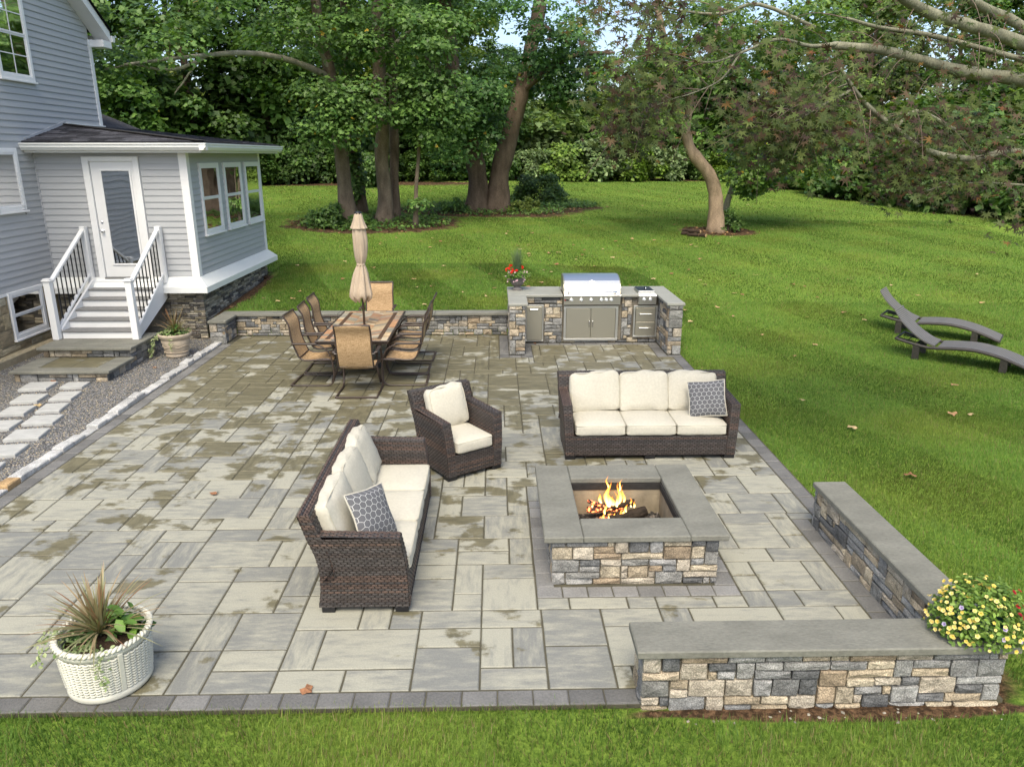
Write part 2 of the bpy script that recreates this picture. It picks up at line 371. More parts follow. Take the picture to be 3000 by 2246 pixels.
def roundbox(w, d, h, r, n=9, bulge=0, wr=0, seed=0):
    """soft box centred in x,y with its base at z=0"""
    V, F = [], []; rn = np.random.RandomState(seed); ph = rn.rand(6) * 6.28
    def face(o, a, b):
        k = len(V)
        for i in range(n + 1):
            for j in range(n + 1):
                p = Vector(o) + Vector(a) * (i / n) + Vector(b) * (j / n); V.append(p)
        for i in range(n):
            for j in range(n): F.append((k + i * (n + 1) + j, k + (i + 1) * (n + 1) + j, k + (i + 1) * (n + 1) + j + 1, k + i * (n + 1) + j + 1))
    X, Y, Z = w / 2, d / 2, h
    face((-X, -Y, Z), (w, 0, 0), (0, d, 0)); face((-X, Y, 0), (w, 0, 0), (0, -d, 0))
    face((-X, -Y, 0), (w, 0, 0), (0, 0, h)); face((X, Y, 0), (-w, 0, 0), (0, 0, h))
    face((X, -Y, 0), (0, d, 0), (0, 0, h)); face((-X, Y, 0), (0, -d, 0), (0, 0, h))
    O = []
    for p in V:
        u, v, t = p.x / X, p.y / Y, p.z / Z * 2 - 1
        q = Vector((max(-X + r, min(X - r, p.x)), max(-Y + r, min(Y - r, p.y)), max(r, min(h - r, p.z))))
        e = p - q
        if e.length > 1e-6: p = q + e.normalized() * r
        p.z += bulge * (1 - u * u) * (1 - v * v) * (1 if t > 0 else -.3) * abs(t)
        p.x += bulge * .35 * (1 - v * v) * (1 - t * t) * u; p.y += bulge * .35 * (1 - u * u) * (1 - t * t) * v
        if wr:
            p.z += wr * math.sin(9 * u + ph[0] + 4 * v) * math.sin(7 * v + ph[1]) * (abs(u) ** 2 + abs(v) ** 2) * .5
            p.y += wr * .6 * math.sin(8 * u + ph[2] + 3 * t) * v
        O.append(p)
    return O, F
def ashlar(nx, nz, sizes, rn):
    """fills an nx x nz grid with random blocks; returns (x, z, w, h)"""
    occ = [[False] * nx for _ in range(nz)]; out = []
    for z in range(nz):
        for x in range(nx):
            if occ[z][x]: continue
            opt = [s for s in sizes for _ in range(s[2])]; rn.shuffle(opt); done = False
            for (w, h, _) in opt + [(2, 1, 1), (1, 1, 1)]:
                if x + w <= nx and z + h <= nz and not any(occ[z + b][x + a] for a in range(w) for b in range(h)):
                    if nx - (x + w) == 1 and w > 1 and not occ[z][x + w] and rn.random() < .7: continue
                    for a in range(w):
                        for b in range(h): occ[z + b][x + a] = True
                    out.append((x, z, w, h)); done = True; break
    return out
GREYS = [(.19, .19, .182), (.235, .232, .22), (.15, .151, .148), (.29, .285, .265), (.105, .107, .106), (.26, .258, .24), (.20, .197, .18)]
TANS = [(.36, .30, .215), (.40, .345, .25), (.32, .265, .185), (.36, .315, .245), (.28, .22, .15), (.40, .355, .28)]
def pinwheel(nx, ny, rn):
    """random paving pattern: big slabs dropped anywhere, smaller ones fill the rest"""
    occ = [[False] * nx for _ in range(ny)]; out = []
    def put(x, y, w, h):
        if x + w > nx or y + h > ny or any(occ[y + b][x + a] for a in range(w) for b in range(h)): return False
        for a in range(w):
            for b in range(h): occ[y + b][x + a] = True
        out.append((x, y, w, h)); return True
    for sizes, tries in (([(3, 2), (2, 3), (2, 2), (2, 2)], nx * ny // 22), ([(2, 2)], nx * ny // 6), ([(2, 1), (1, 2)], nx * ny // 8)):
        for _ in range(tries):
            w, h = rn.choice(sizes); put(rn.randrange(nx), rn.randrange(ny), w, h)
    for y in range(ny):
        for x in range(nx):
            if occ[y][x]: continue
            o = [(2, 1), (1, 2)] if rn.random() < .5 else [(1, 2), (2, 1)]
            for w, h in (([(2, 2)] if rn.random() < .4 else []) + o + [(1, 1)]):
                if put(x, y, w, h): break
    return out
def stone_colour(rn, tan=.42, pal=None):
    c = rn.choice(pal) if pal else rn.choice(TANS if rn.random() < tan else GREYS); k = rn.uniform(.82, 1.2); return (c[0] * k, c[1] * k, c[2] * k)
def stone_mesh(O, U, Vv, Nn, u0, u1, v0, v1, depth, proud, rn, col, name, parent, gap=.0022, mat='stone', cut=.014):
    """an irregular block on the face frame (O, U, Vv) that stands `proud` of it and reaches `depth` behind"""
    O, U, Vv, Nn = Vector(O), Vector(U), Vector(Vv), Vector(Nn)
    u0 += gap; u1 -= gap; v0 += gap; v1 -= gap; um, vm = (u0 + u1) / 2, (v0 + v1) / 2
    k = min(cut, (u1 - u0) * .2, (v1 - v0) * .2); j = lambda a: rn.uniform(-a, a)
    base = [(u0 + k * rn.uniform(0, .6), v0 + k * rn.uniform(0, .6)), (um + j(.3 * (u1 - u0)), v0 + rn.uniform(0, .35) * k), (u1 - k * rn.uniform(0, .6), v0 + k * rn.uniform(0, .6)), (u1 - rn.uniform(0, .35) * k, vm + j(.02)),
            (u1 - k * rn.uniform(0, .6), v1 - k * rn.uniform(0, .6)), (um + j(.3 * (u1 - u0)), v1 - rn.uniform(0, .35) * k), (u0 + k * rn.uniform(0, .6), v1 - k * rn.uniform(0, .6)), (u0 + rn.uniform(0, .35) * k, vm + j(.02))]
    pr = proud * rn.uniform(.6, 1.25); rings = []
    for dd, ins in ((-depth, 0), (pr - .4 * k, 0), (pr, .55 * k)):
        rings.append([(a + (um - a) / max(abs(um - a), 1e-6) * ins * (abs(um - a) > .3 * (u1 - u0)), b + (vm - b) / max(abs(vm - b), 1e-6) * ins * (abs(vm - b) > .3 * (v1 - v0)), dd + (j(.006) if ins else 0)) for a, b in base])
    V = [O + U * a + Vv * b + Nn * d for r in rings for a, b, d in r] + [O + U * (um + j(.02)) + Vv * (vm + j(.01)) + Nn * (pr + rn.uniform(0, .012))]
    F = [(r * 8 + i, r * 8 + (i + 1) % 8, r * 8 + 8 + (i + 1) % 8, r * 8 + 8 + i) for r in range(2) for i in range(8)] + [(16 + i, 16 + (i + 1) % 8, 24) for i in range(8)]
    l = Vector((0, 0, 0)); q = parent
    while q is not None: l += q.location; q = q.parent
    return mesh_obj(name, [p - l for p in V], F, mat, parent, [(col[0], col[1], col[2], 1)] * 25)
WALL_SIZES = [(2, 1, 2), (3, 1, 5), (4, 1, 5), (5, 1, 3), (6, 1, 2), (2, 2, 3), (3, 2, 4), (4, 2, 3), (1, 1, 1)]
def stone_face(parent, O, U, W, H, Nn, seed, cell=.056, row=.062, depth=.03, proud=.02, tan=.42, mat='stone', sizes=WALL_SIZES, holes=(), name='stone', pal=None):
    rn = random.Random(seed); nx, nz = max(1, round(W / cell)), max(1, round(H / row)); cw, ch = W / nx, H / nz
    for (x, z, a, b) in ashlar(nx, nz, sizes, rn):
        u0, u1, v0, v1 = x * cw, (x + a) * cw, z * ch, (z + b) * ch; skip = False
        for (hu0, hu1, hv0, hv1) in holes:
            if u0 >= hu0 and u1 <= hu1 and v0 >= hv0 and v1 <= hv1: skip = True; break
            if u1 > hu0 and u0 < hu1 and v1 > hv0 and v0 < hv1:
                cand = [(u0, hu0, v0, v1), (hu1, u1, v0, v1), (u0, u1, v0, hv0), (u0, u1, hv1, v1)]
                cand = [c for c in cand if c[1] - c[0] > .015 and c[3] - c[2] > .015 and c[0] >= u0 - 1e-9 and c[1] <= u1 + 1e-9 and c[2] >= v0 - 1e-9 and c[3] <= v1 + 1e-9]
                if not cand: skip = True; break
                u0, u1, v0, v1 = max(cand, key=lambda c: (c[1] - c[0]) * (c[3] - c[2]))
        if not skip and u1 - u0 > .02 and v1 - v0 > .02:
            stone_mesh(O, U, (0, 0, 1), Nn, u0, u1, v0, v1, depth, proud, rn, stone_colour(rn, tan, pal), name, parent, mat=mat)
# ------------------------------------------------------------------ terrain, lawn
TX = np.array([-30, -6, 0, 3.3, 5, 9, 30.]); TY = np.array([12, 14.8, 18, 28, 50, 90.])
TZ = np.array([[-.035] * 7, [.40, .40, .40, .12, .02, -.01, -.02], [.55, .55, .55, .42, .3, .2, .1], [1.2, 1.2, 1.15, 1.05, 1.0, .9, .8], [1.9, 1.9, 1.85, 1.8, 1.75, 1.7, 1.5], [2.5] * 7])
def terr(x, y):
    x = np.clip(np.asarray(x, float), -30, 30); y = np.clip(np.asarray(y, float), 12, 90)
    i = np.clip(np.searchsorted(TY, y) - 1, 0, 4); j = np.clip(np.searchsorted(TX, x) - 1, 0, 5)
    a = (y - TY[i]) / (TY[i + 1] - TY[i]); b = (x - TX[j]) / (TX[j + 1] - TX[j])
    return (TZ[i, j] * (1 - b) + TZ[i, j + 1] * b) * (1 - a) + (TZ[i + 1, j] * (1 - b) + TZ[i + 1, j + 1] * b) * a
def tz(x, y): return float(terr(x, y))
BEDS = [(-4.3, 27.2, 2.9, 2.2), (-.4, 31.8, 3.6, 2.6), (2.6, 34.6, 2.2, 1.6), (7.9, 26.9, 1.3, .9), (-12, 47.5, 12, 2.0), (4, 55, 14, 2.0), (24, 41, 6.3, 4.5), (24.5, 33, 4.2, 6), (-5.9, 16.6, .55, 2.3), (2.3, 3.99, 1.3, .085), (3.40, 4.4, .10, .6)]
def bedmask(x, y):
    m = np.zeros_like(x)
    for cx, cy, rx, ry in BEDS: m = np.maximum(m, np.clip(1.35 - ((x - cx) / rx) ** 2 * .7 - ((y - cy) / ry) ** 2 * .7, 0, 1))
    return m
def sunk(x, y):
    """under the patio, the gravel and the house the soil lies deeper"""
    return ((x > -14) & (x < 3.31) & (y > 4.06) & (y < 14.62)) | ((x < -5.55) & (x > -14) & (y > 4.06) & (y < 18.4))
xs = sorted(set(list(np.arange(-60, 60.1, 2)) + list(np.arange(-8, 12, .5)) + [-14, -13.99, -5.57, -5.54, 3.28, 3.32]))
ys = sorted(set([-6, -2] + list(np.arange(1, 30, .5)) + list(np.arange(30, 100, 2)) + [3.65, 3.75, 3.85, 3.92, 3.97, 4.05, 4.08, 14.6, 14.64, 18.38, 18.42, 130, 200]))
gx, gy = np.meshgrid(xs, ys); gz_ = terr(gx, gy); gz_ = np.where(sunk(gx, gy), -.13, gz_)
nxs, nys = len(xs), len(ys)
idx = np.arange(nxs * nys).reshape(nys, nxs)
Fq = np.stack([idx[:-1, :-1].ravel(), idx[:-1, 1:].ravel(), idx[1:, 1:].ravel(), idx[1:, :-1].ravel()], 1)
bm_ = bedmask(gx, gy).ravel()
lawn = np_mesh('lawn', np.stack([gx.ravel(), gy.ravel(), gz_.ravel()], 1), Fq, 'lawn', cols=np.stack([bm_, bm_, bm_], 1), smooth=True); lawn['kind'] = 'structure'
lawn['label'] = 'mown green lawn around the patio rising to the trees'

def blades(N, xr, yr, hgt, wid, seed):
    rs = np.random.RandomState(seed); x = rs.uniform(*xr, N); y = rs.uniform(*yr, N)
    # thin with distance so that the density on the picture stays even
    keep = ~sunk(x, y) & ~((x > -5.2) & (x < 3.3) & (y > 4.10) & (y < 14.9)) & ~((x > .86) & (x < 3.36) & (y > 3.99) & (y < 6.55) & ~((x < 2.99) & (y > 4.34)))
    b = bedmask(x, y); keep &= rs.rand(N) > b * 1.5
    keep &= ~((x > .15) & (x < 3.4) & (y > 14.4) & (y < 14.85)) & ~((x < -5.4) & (y < 18.9))
    pxx = (x * math.cos(YAW) - y * math.sin(YAW)); keep &= np.abs(pxx) < (y * .85 + 2.2)
    x, y = x[keep], y[keep]; n = len(x); z = terr(x, y)
    k = rs.uniform(.55, 1.25, n) * hgt; a = rs.rand(n) * 6.283; lean = rs.normal(0, .45, n)
    stripe = np.sign(np.sin((x * .93 + y * .36) * 2 * math.pi / 2.6))      # mowing lanes bend the grass to and fro
    dx, dy = np.cos(a) * lean + stripe * .05, np.sin(a) * lean + stripe * .14
    wv = np.stack([np.cos(a + 1.57), np.sin(a + 1.57), np.zeros(n)], 1) * (wid * rs.uniform(.6, 1.3, n))[:, None]
    base = np.stack([x, y, z - .005], 1); tip = base + np.stack([dx * k, dy * k, k], 1)
    V = np.stack([base - wv, base + wv, tip], 1).reshape(-1, 3); F = np.arange(3 * n).reshape(n, 3)
    t = rs.rand(n); pt = .5 + .25 * np.sin(x * .9 + 1.7 * np.sin(y * .6)) * np.sin(y * .75 + 1.3 * np.sin(x * .8)) + .25 * np.sin(x * 3.7 + 2 * np.sin(y * 2.9)) * np.sin(y * 4.1 + 2 * np.sin(x * 3.1)); dry = rs.rand(n) < (.06 + .30 * np.clip(pt - .62, 0, 1) + .06 * (y < 5))
    c = np.array([.070, .142, .024])[None] * (1 - t)[:, None] + np.array([.165, .285, .050])[None] * t[:, None]
    c *= (.66 + .55 * pt + .12 * stripe)[:, None]; yl = np.clip(np.sin(x * 1.3 + y * .7) * np.sin(y * 1.9 - x * .6) + .15, 0, 1); c[:, 0] *= 1 + .35 * yl; c[dry] = np.array([.27, .22, .10]) * rs.uniform(.6, 1.1, dry.sum())[:, None]  # stripe term paints the light and dark of bent lanes into blade colour
    return V, F, np.repeat(c, 3, 0)
Vs, Fs, Cs, off = [], [], [], 0
for args in ((165000, (-5.5, 6.0), (1.8, 4.12), .060, .0030, 1), (270000, (3.2, 10.5), (3.9, 10), .045, .0032, 2), (230000, (3.2, 16), (10, 17), .045, .005, 3),
             (150000, (-5.6, 4), (14.6, 20), .05, .006, 4), (200000, (-9, 18), (17, 30), .05, .010, 5), (130000, (-20, 32), (28, 56), .06, .017, 6)):
    V, F, c = blades(*args); Vs.append(V); Fs.append(F + off); Cs.append(c); off += len(V)
g = np_mesh('grass', np.concatenate(Vs), np.concatenate(Fs), 'grass', cols=np.concatenate(Cs)); g['kind'] = 'stuff'; g['label'] = 'short green grass blades of the mown lawn'; g['category'] = 'grass'
del Vs, Fs, Cs

# ------------------------------------------------------------------ patio
PX0, PX1, PY0, PY1 = -5.0, 3.125, 4.2, 14.56
patio = box1('patio', (-5.19, 4.045, -.12), (3.31, 14.70, -.007), 'joint_sand', c=0); patio['kind'] = 'structure'; patio['label'] = 'patio of pale grey concrete pavers with dark border'
EXCL = [(.315, 5.28, 1.985, 7.06), (.93, 3.9, 3.4, 4.36), (2.875, 4.3, 3.4, 6.60), (.06, 12.80, .66, 14.7), (.5, 13.72, 3.4, 14.7), (2.86, 12.80, 3.4, 14.0)]
def clip_rects(r, ex):
    out = [r]
    for e in ex:
        nw = []
        for (a, b, c, d) in out:
            if c <= e[0] or a >= e[2] or d <= e[1] or b >= e[3]: nw.append((a, b, c, d)); continue
            if a < e[0]: nw.append((a, b, e[0], d))
            if c > e[2]: nw.append((e[2], b, c, d))
            m0, m1 = max(a, e[0]), min(c, e[2])
            if b < e[1]: nw.append((m0, b, m1, e[1]))
            if d > e[3]: nw.append((m0, e[3], m1, d))
        out = nw
    return [q for q in out if q[2] - q[0] > .035 and q[3] - q[1] > .035]
def slab_vf(a, b, c, d, z0, z1, rn, gap=.0062, ch=.007):
    j = lambda: rn.uniform(-.0015, .0015); z1 += rn.uniform(-.002, .002); t = (rn.uniform(-.0012, .0012), rn.uniform(-.0012, .0012))
    a += gap; b += gap; c -= gap; d -= gap; m0, m1 = (a + c) / 2, (b + d) / 2
    ring = [(a + j(), b + j()), (m0, b + j()), (c + j(), b + j()), (c + j(), m1), (c + j(), d + j()), (m0, d + j()), (a + j(), d + j()), (a + j(), m1)]
    V = [(x, y, z0) for x, y in ring] + [(x, y, z1 - ch) for x, y in ring] + [(x + (m0 - x) / max(abs(m0 - x), 1e-6) * ch * (abs(m0 - x) > .01), y + (m1 - y) / max(abs(m1 - y), 1e-6) * ch * (abs(m1 - y) > .01), z1 + t[0] * (x > m0) + t[1] * (y > m1)) for x, y in ring]
    F = [(r * 8 + i, r * 8 + (i + 1) % 8, r * 8 + 8 + (i + 1) % 8, r * 8 + 8 + i) for r in range(2) for i in range(8)] + [tuple(range(16, 24))]
    return V, F
rp = random.Random(5)
ncx, ncy = round((PX1 - PX0) / .232), round((PY1 - PY0) / .232); cx_, cy_ = (PX1 - PX0) / ncx, (PY1 - PY0) / ncy
rects = []
for (x, y, a, b) in pinwheel(ncx, ncy, rp):
    r = (PX0 + x * cx_, PY0 + y * cy_, PX0 + (x + a) * cx_, PY0 + (y + b) * cy_)
    rects += clip_rects(r, EXCL)
def shows(r):
    X, Y = (r[0] + r[2]) / 2, (r[1] + r[3]) / 2
    return (r[2] - r[0]) * (r[3] - r[1]) / Y ** 3 * (abs(X) < Y * .68 + .3)
rects.sort(key=shows, reverse=True)
rest = MB()
for i, r in enumerate(rects):
    V, F = slab_vf(*r, -.05, 0, rp); L = (r[2] - r[0]) >= (r[3] - r[1])
    col = (rp.random(), rp.random(), 0.0 if L else 1.0)
    if i < 300: mesh_obj('paver', V, F, 'paver', patio, [(*col, 1)] * 24)
    else: rest.col = col; rest.add(V, F)
o = rest.build('paver', 'paver', patio, colored=True); o['kind'] = 'stuff'
def bpaver(a, b, c, d, z=0.0):
    k = rp.uniform(.8, 1.25); k *= 1.35 if (.3 < a < 2 and 5.2 < b < 7.1) else 1; col = (.142 * k, .139 * k, .130 * k)
    V, F = slab_vf(a, b, c, d, -.05, z, rp, .003, .008); mesh_obj('border_paver', V, F, 'border_paver', patio, [(*col, 1)] * 24)
def brow(x0, y0, x1, y1, along, step=.235, z=0.0):
    L = (x1 - x0) if along == 'x' else (y1 - y0); n = max(1, round(L / step))
    for i in range(n):
        if along == 'x': bpaver(x0 + L * i / n, y0, x0 + L * (i + 1) / n, y1, z)
        else: bpaver(x0, y0 + L * i / n, x1, y0 + L * (i + 1) / n, z)
brow(-5.18, 4.05, .935, 4.196, 'x'); brow(-5.175, 4.2, -5.004, 13.92, 'y'); brow(3.129, 6.62, 3.30, 12.78, 'y')
brow(-5.0, 14.40, .06, 14.555, 'x', z=.004) if False else None
brow(.32, 5.285, 1.98, 5.44, 'x', .2); brow(.32, 5.44, .47, 6.9, 'y', .2); brow(1.80, 5.44, 1.98, 6.9, 'y', .2); brow(.32, 6.9, 1.98, 7.055, 'x', .2)
brow(2.88, 4.36, 3.045, 6.595, 'y', .235)
brow(.065, 12.81, .235, 14.5, 'y'); brow(.235, 12.81, .655, 12.97, 'x', .21); brow(.515, 12.97, .655, 13.73, 'y'); brow(.515, 13.73, 3.05, 13.87, 'x', .24); brow(2.865, 12.81, 3.05, 13.73, 'y'); brow(3.05, 12.81, 3.3, 12.92, 'x')

# gravel strip, kerb of granite blocks, stepping stones
gr = box1('gravel_bed', (-13.9, 4.08, -.12), (-5.33, 14.6, -.022), 'gravel'); gr['kind'] = 'structure'; gr['label'] = 'bed of dark grey gravel between house and patio'
N = 15000; px = nr.uniform(-8.3, -5.36, N); py = nr.uniform(6.2, 14.3, N); s = nr.uniform(.005, .0115, N)
octa = np.array([(1, 0, 0), (0, 1, 0), (-1, 0, 0), (0, -1, 0), (0, 0, .8), (0, 0, -.5)]); of = np.array([(0, 1, 4), (1, 2, 4), (2, 3, 4), (3, 0, 4)])
an = nr.rand(N) * 6.28; ca, sa = np.cos(an), np.sin(an); st = nr.uniform(.6, 1.5, N)
ov = octa[None] * s[:, None, None]; X = ov[:, :, 0] * st[:, None]; Y = ov[:, :, 1]
V = np.stack([X * ca[:, None] - Y * sa[:, None] + px[:, None], X * sa[:, None] + Y * ca[:, None] + py[:, None], ov[:, :, 2] - .018], 2).reshape(-1, 3)
t = nr.rand(N); cc = np.where((t < .14)[:, None], np.array([.50, .41, .26])[None] * nr.uniform(.7, 1.2, N)[:, None], np.array([.17, .17, .17])[None] * nr.uniform(.35, 2.0, N)[:, None])
pb = np_mesh('gravel', V, (of[None] + (np.arange(N) * 6)[:, None, None]).reshape(-1, 3), 'pebble', cols=np.repeat(cc, 6, 0)); pb['kind'] = 'stuff'; pb['label'] = 'loose grey and tan pebbles of the gravel bed'
kerb = empty('cobble_kerb', (-5.27, 10, -.05), 0, 'row of pale granite blocks edging the gravel bed', 'kerb'); rk = random.Random(3)
y = 5.2; k = 0
while y < 13.95:
    L = rk.uniform(.24, .31); L = min(L, 13.97 - y)
    if L < .1: break
    t = rk.uniform(.038, .048); a = -5.345 + rk.uniform(-.005, .005); b = -5.185 + rk.uniform(-.006, .003)
    c = (.46, .455, .43); m = rk.uniform(.8, 1.15); c = (.42, .28, .14) if k == 8 else (c[0] * m, c[1] * m, c[2] * m)
    stone_mesh((a, y, -.05), (1, 0, 0), (0, 1, 0), (0, 0, 1), 0, b - a, 0, L, .0, .05 + t, rk, c, 'block', kerb, gap=.003, mat='granite', cut=.022)
    y += L; k += 1
SS = [(-7.06, 11.22, .46, .47, 'left stepping stone of the pair touching the stone steps'), (-6.52, 11.26, .38, .36, 'right stepping stone of the pair touching the stone steps'),
      (-6.83, 10.60, .42, .44, 'left stepping stone in the second row below the stone steps'), (-6.37, 10.71, .36, .46, 'right stepping stone in the second row below the stone steps'),
      (-6.68, 10.05, .40, .42, 'left stepping stone in the third row below the stone steps'), (-6.25, 10.16, .36, .44, 'right stepping stone in the third row below the stone steps'),
      (-6.52, 9.45, .42, .42, 'left stepping stone in the fourth row, cut by the picture edge'), (-6.10, 9.66, .44, .42, 'right stepping stone in the fourth row below the stone steps'),
      (-5.98, 9.10, .46, .44, 'wide stepping stone fifth from the steps, near the granite kerb'), (-5.93, 8.55, .46, .44, 'sixth stepping stone from the steps, at the picture edge'), (-5.86, 7.98, .46, .42, 'lowest stepping stone, mostly outside the left picture edge')]
for x, y, w_, d, lab in SS:
    w_ -= .05; d -= .075; V, F = slab_vf(-w_ / 2, -d / 2, w_ / 2, d / 2, -.06, .022, rk, 0, .008); o = mesh_obj('stepping_stone', V, F, 'step_stone', None)
    o.location = (x, y, 0); o.rotation_euler.z = R(rk.uniform(3, 9)); tag(o, lab, 'stepping stone', 'stepping stones in the gravel')

# ------------------------------------------------------------------ stone walls
def cap(parent, a, b, z, th, name='cap_slab', mat='bluestone', c=.008):
    return box1(name, (a[0], a[1], z), (b[0], b[1], z + th), mat, parent, c)
# seat wall, L shaped
sw = empty('seat_wall', (1.5, 4.16, 0), 0, 'low L-shaped stone seat wall with bluestone cap at the front right', 'wall')
box1('core', (.95, 4.06, -.16), (3.22, 4.26, .37), 'mortar', sw); box1('core', (3.07, 4.26, -.16), (3.22, 6.42, .37), 'mortar', sw)
stone_face(sw, (.92, 4.045, -.14), (1, 0, 0), 2.35, .515, (0, -1, 0), 21, .06, .062)
stone_face(sw, (.935, 4.30, -.02), (0, -1, 0), .26, .395, (-1, 0, 0), 22, .06, .062)
stone_face(sw, (3.055, 6.46, -.02), (0, -1, 0), 2.18, .395, (-1, 0, 0), 23, .06, .062)
stone_face(sw, (3.25, 6.475, -.02), (-1, 0, 0), .22, .395, (0, 1, 0), 24, .06, .062)
stone_face(sw, (3.055, 4.275, -.02), (-1, 0, 0), 2.12, .395, (0, 1, 0), 26, .07, .08)
stone_face(sw, (3.235, 4.04, -.14), (0, 1, 0), 2.43, .515, (1, 0, 0), 25, .07, .08)
cap(sw, (.875, 3.99), (3.325, 4.32), .375, .055); cap(sw, (3.015, 4.323), (3.325, 6.52), .375, .055)
# retaining wall behind the dining table, with its return at the house
rw = empty('retaining_wall', (-2.4, 14.7, 0), 0, 'low retaining wall of mixed stone behind the dining table', 'wall')
box1('core', (-5.0, 14.62, -.1), (.24, 14.80, .39), 'mortar', rw); box1('core', (-5.36, 13.98, -.1), (-5.14, 14.80, .39), 'mortar', rw)
stone_face(rw, (-5.1, 14.60, 0), (1, 0, 0), 5.32, .395, (0, -1, 0), 31, .06, .058)
stone_face(rw, (-5.40, 13.965, -.04), (1, 0, 0), .30, .435, (0, -1, 0), 32, .075, .085, tan=.2)
stone_face(rw, (-5.125, 13.94, 0), (0, 1, 0), .68, .395, (1, 0, 0), 33, .06, .06)
for a, b in ((-5.40, -3.1), (-3.097, -1.2), (-1.197, .24)): cap(rw, (a, 14.53), (b, 14.86), .395, .05)
cap(rw, (-5.40, 13.90), (-5.06, 14.527), .395, .05)
# outdoor kitchen counter
kt = empty('outdoor_kitchen', (1.8, 14.2, 0), 0, 'U-shaped stone kitchen counter with pale slab top behind the patio', 'counter')
box1('core', (.30, 13.04, 0), (.46, 13.9, .87), 'mortar', kt); box1('core', (3.10, 13.04, 0), (3.24, 13.9, .87), 'mortar', kt); box1('core', (.30, 13.93, 0), (3.24, 14.66, .87), 'mortar', kt)
HOL = [(.02, .40, .0, .765), (.74, 1.86, .045, .9), (2.06, 2.54, .10, .9)]
stone_face(kt, (.51, 13.90, 0), (1, 0, 0), 2.54, .88, (0, -1, 0), 41, .07, .07, holes=HOL, tan=.46)
stone_face(kt, (.235, 13.00, 0), (1, 0, 0), .285, .88, (0, -1, 0), 42, .06, .068, tan=.55)
stone_face(kt, (3.055, 12.97, 0), (1, 0, 0), .245, .88, (0, -1, 0), 43, .08, .08, tan=.2)
stone_face(kt, (3.07, 13.9, 0), (0, -1, 0), .89, .88, (-1, 0, 0), 44, .07, .07)
stone_face(kt, (.50, 13.01, 0), (0, 1, 0), .88, .88, (1, 0, 0), 45, .09, .09)
stone_face(kt, (.26, 14.66, 0), (0, -1, 0), 1.64, .88, (-1, 0, 0), 46, .08, .08)
stone_face(kt, (3.27, 13.01, 0), (0, 1, 0), 1.68, .88, (1, 0, 0), 47, .08, .08)
for a, b in (((.22, 12.97), (.565, 13.83)), ((.22, 13.833), (1.255, 14.76)), ((1.258, 14.50), (2.325, 14.76)), ((2.328, 13.833), (3.01, 14.76)), ((3.013, 12.95), (3.33, 14.76))):
    cap(kt, a, b, .88, .05, 'counter_slab', 'countertop')
def panel(name, x0, x1, z0, z1, y, th=.02, mat='steel_warm', c=.004): return box1(name, (x0, y - th, z0), (x1, y, z1), mat, kt, c)
def frame4(name, x0, x1, z0, z1, y, wd, th, mat, parent):
    m = MB(); m.box((x0, y - th, z0), (x1, y, z0 + wd), .003); m.box((x0, y - th, z1 - wd), (x1, y, z1), .003)
    m.box((x0, y - th, z0 + wd), (x0 + wd, y, z1 - wd), .003); m.box((x1 - wd, y - th, z0 + wd), (x1, y, z1 - wd), .003)
    return m.build(name, mat, parent, world=True)
def handle(p, q, parent, r=.008, off=.035):
    p, q = Vector(p), Vector(q); n = Vector((0, -off, 0)); d = (q - p).normalized() * .015
    return MB().tube([p + n - d, p + n, q + n, q + n + d], r, 8).tube([p, p + n], r * .8, 6).tube([q, q + n], r * .8, 6).build('handle', 'chrome', parent, smooth=True, world=True)
frame4('door_frame', 1.275, 2.30, .045, .715, 13.875, .045, .03, 'steel', kt)
for i, (a, b, hx) in enumerate(((1.325, 1.784, 1.755), (1.790, 2.25, 1.82))):
    d = panel('access_door', a, b, .095, .665, 13.868); handle((hx, 13.848, .33), (hx, 13.848, .42), d)
frame4('drawer_frame', .555, .895, .035, .735, 13.872, .022, .02, 'steel', kt)
d = panel('trash_drawer', .58, .868, .06, .705, 13.866, .024); handle((.645, 13.842, .655), (.785, 13.842, .655), d, .009, .025)
frame4('drawer_frame', 2.59, 3.04, .11, .715, 13.868, .032, .025, 'steel', kt)
for z0, z1 in ((.145, .402), (.410, .672)):
    d = panel('drawer', 2.632, 3.0, z0, z1, 13.862, .022); handle((2.71, 13.84, (z0 + z1) / 2 + .02), (2.92, 13.84, (z0 + z1) / 2 + .02), d, .007, .03)
# grill
gl = empty('gas_grill', (1.795, 14.1, .73), 0, 'large stainless steel built-in grill with closed hood in the stone counter', 'grill')
hood = [(13.83, .945), (13.80, 1.00), (13.815, 1.06), (13.86, 1.12), (13.93, 1.175), (14.02, 1.215), (14.12, 1.245), (14.30, 1.255), (14.44, 1.24), (14.475, 1.10), (14.475, .945)]
m = MB().prism(hood, 1.285, 2.305, 'x'); m.build('hood', 'steel', gl, smooth=False, world=True)
for x0, x1 in ((1.265, 1.284), (2.306, 2.325)):
    MB().prism([(a + (0.004 if a < 14 else 0), b - .004) for a, b in hood], x0, x1, 'x').build('hood_end', 'steel_warm', gl, world=True)
box1('firebox', (1.29, 13.93, .74), (2.30, 14.47, .942), 'black_metal', gl)
MB().prism([(13.885, .735), (13.80, .745), (13.775, .905), (13.79, .925), (13.885, .925)], 1.268, 2.322, 'x').build('control_panel', 'steel', gl, world=True)
MB().prism([(13.77, .927), (13.745, .931), (13.75, .938), (13.90, .942), (13.90, .927)], 1.268, 2.322, 'x').build('front_ledge', 'chrome', gl, world=True)
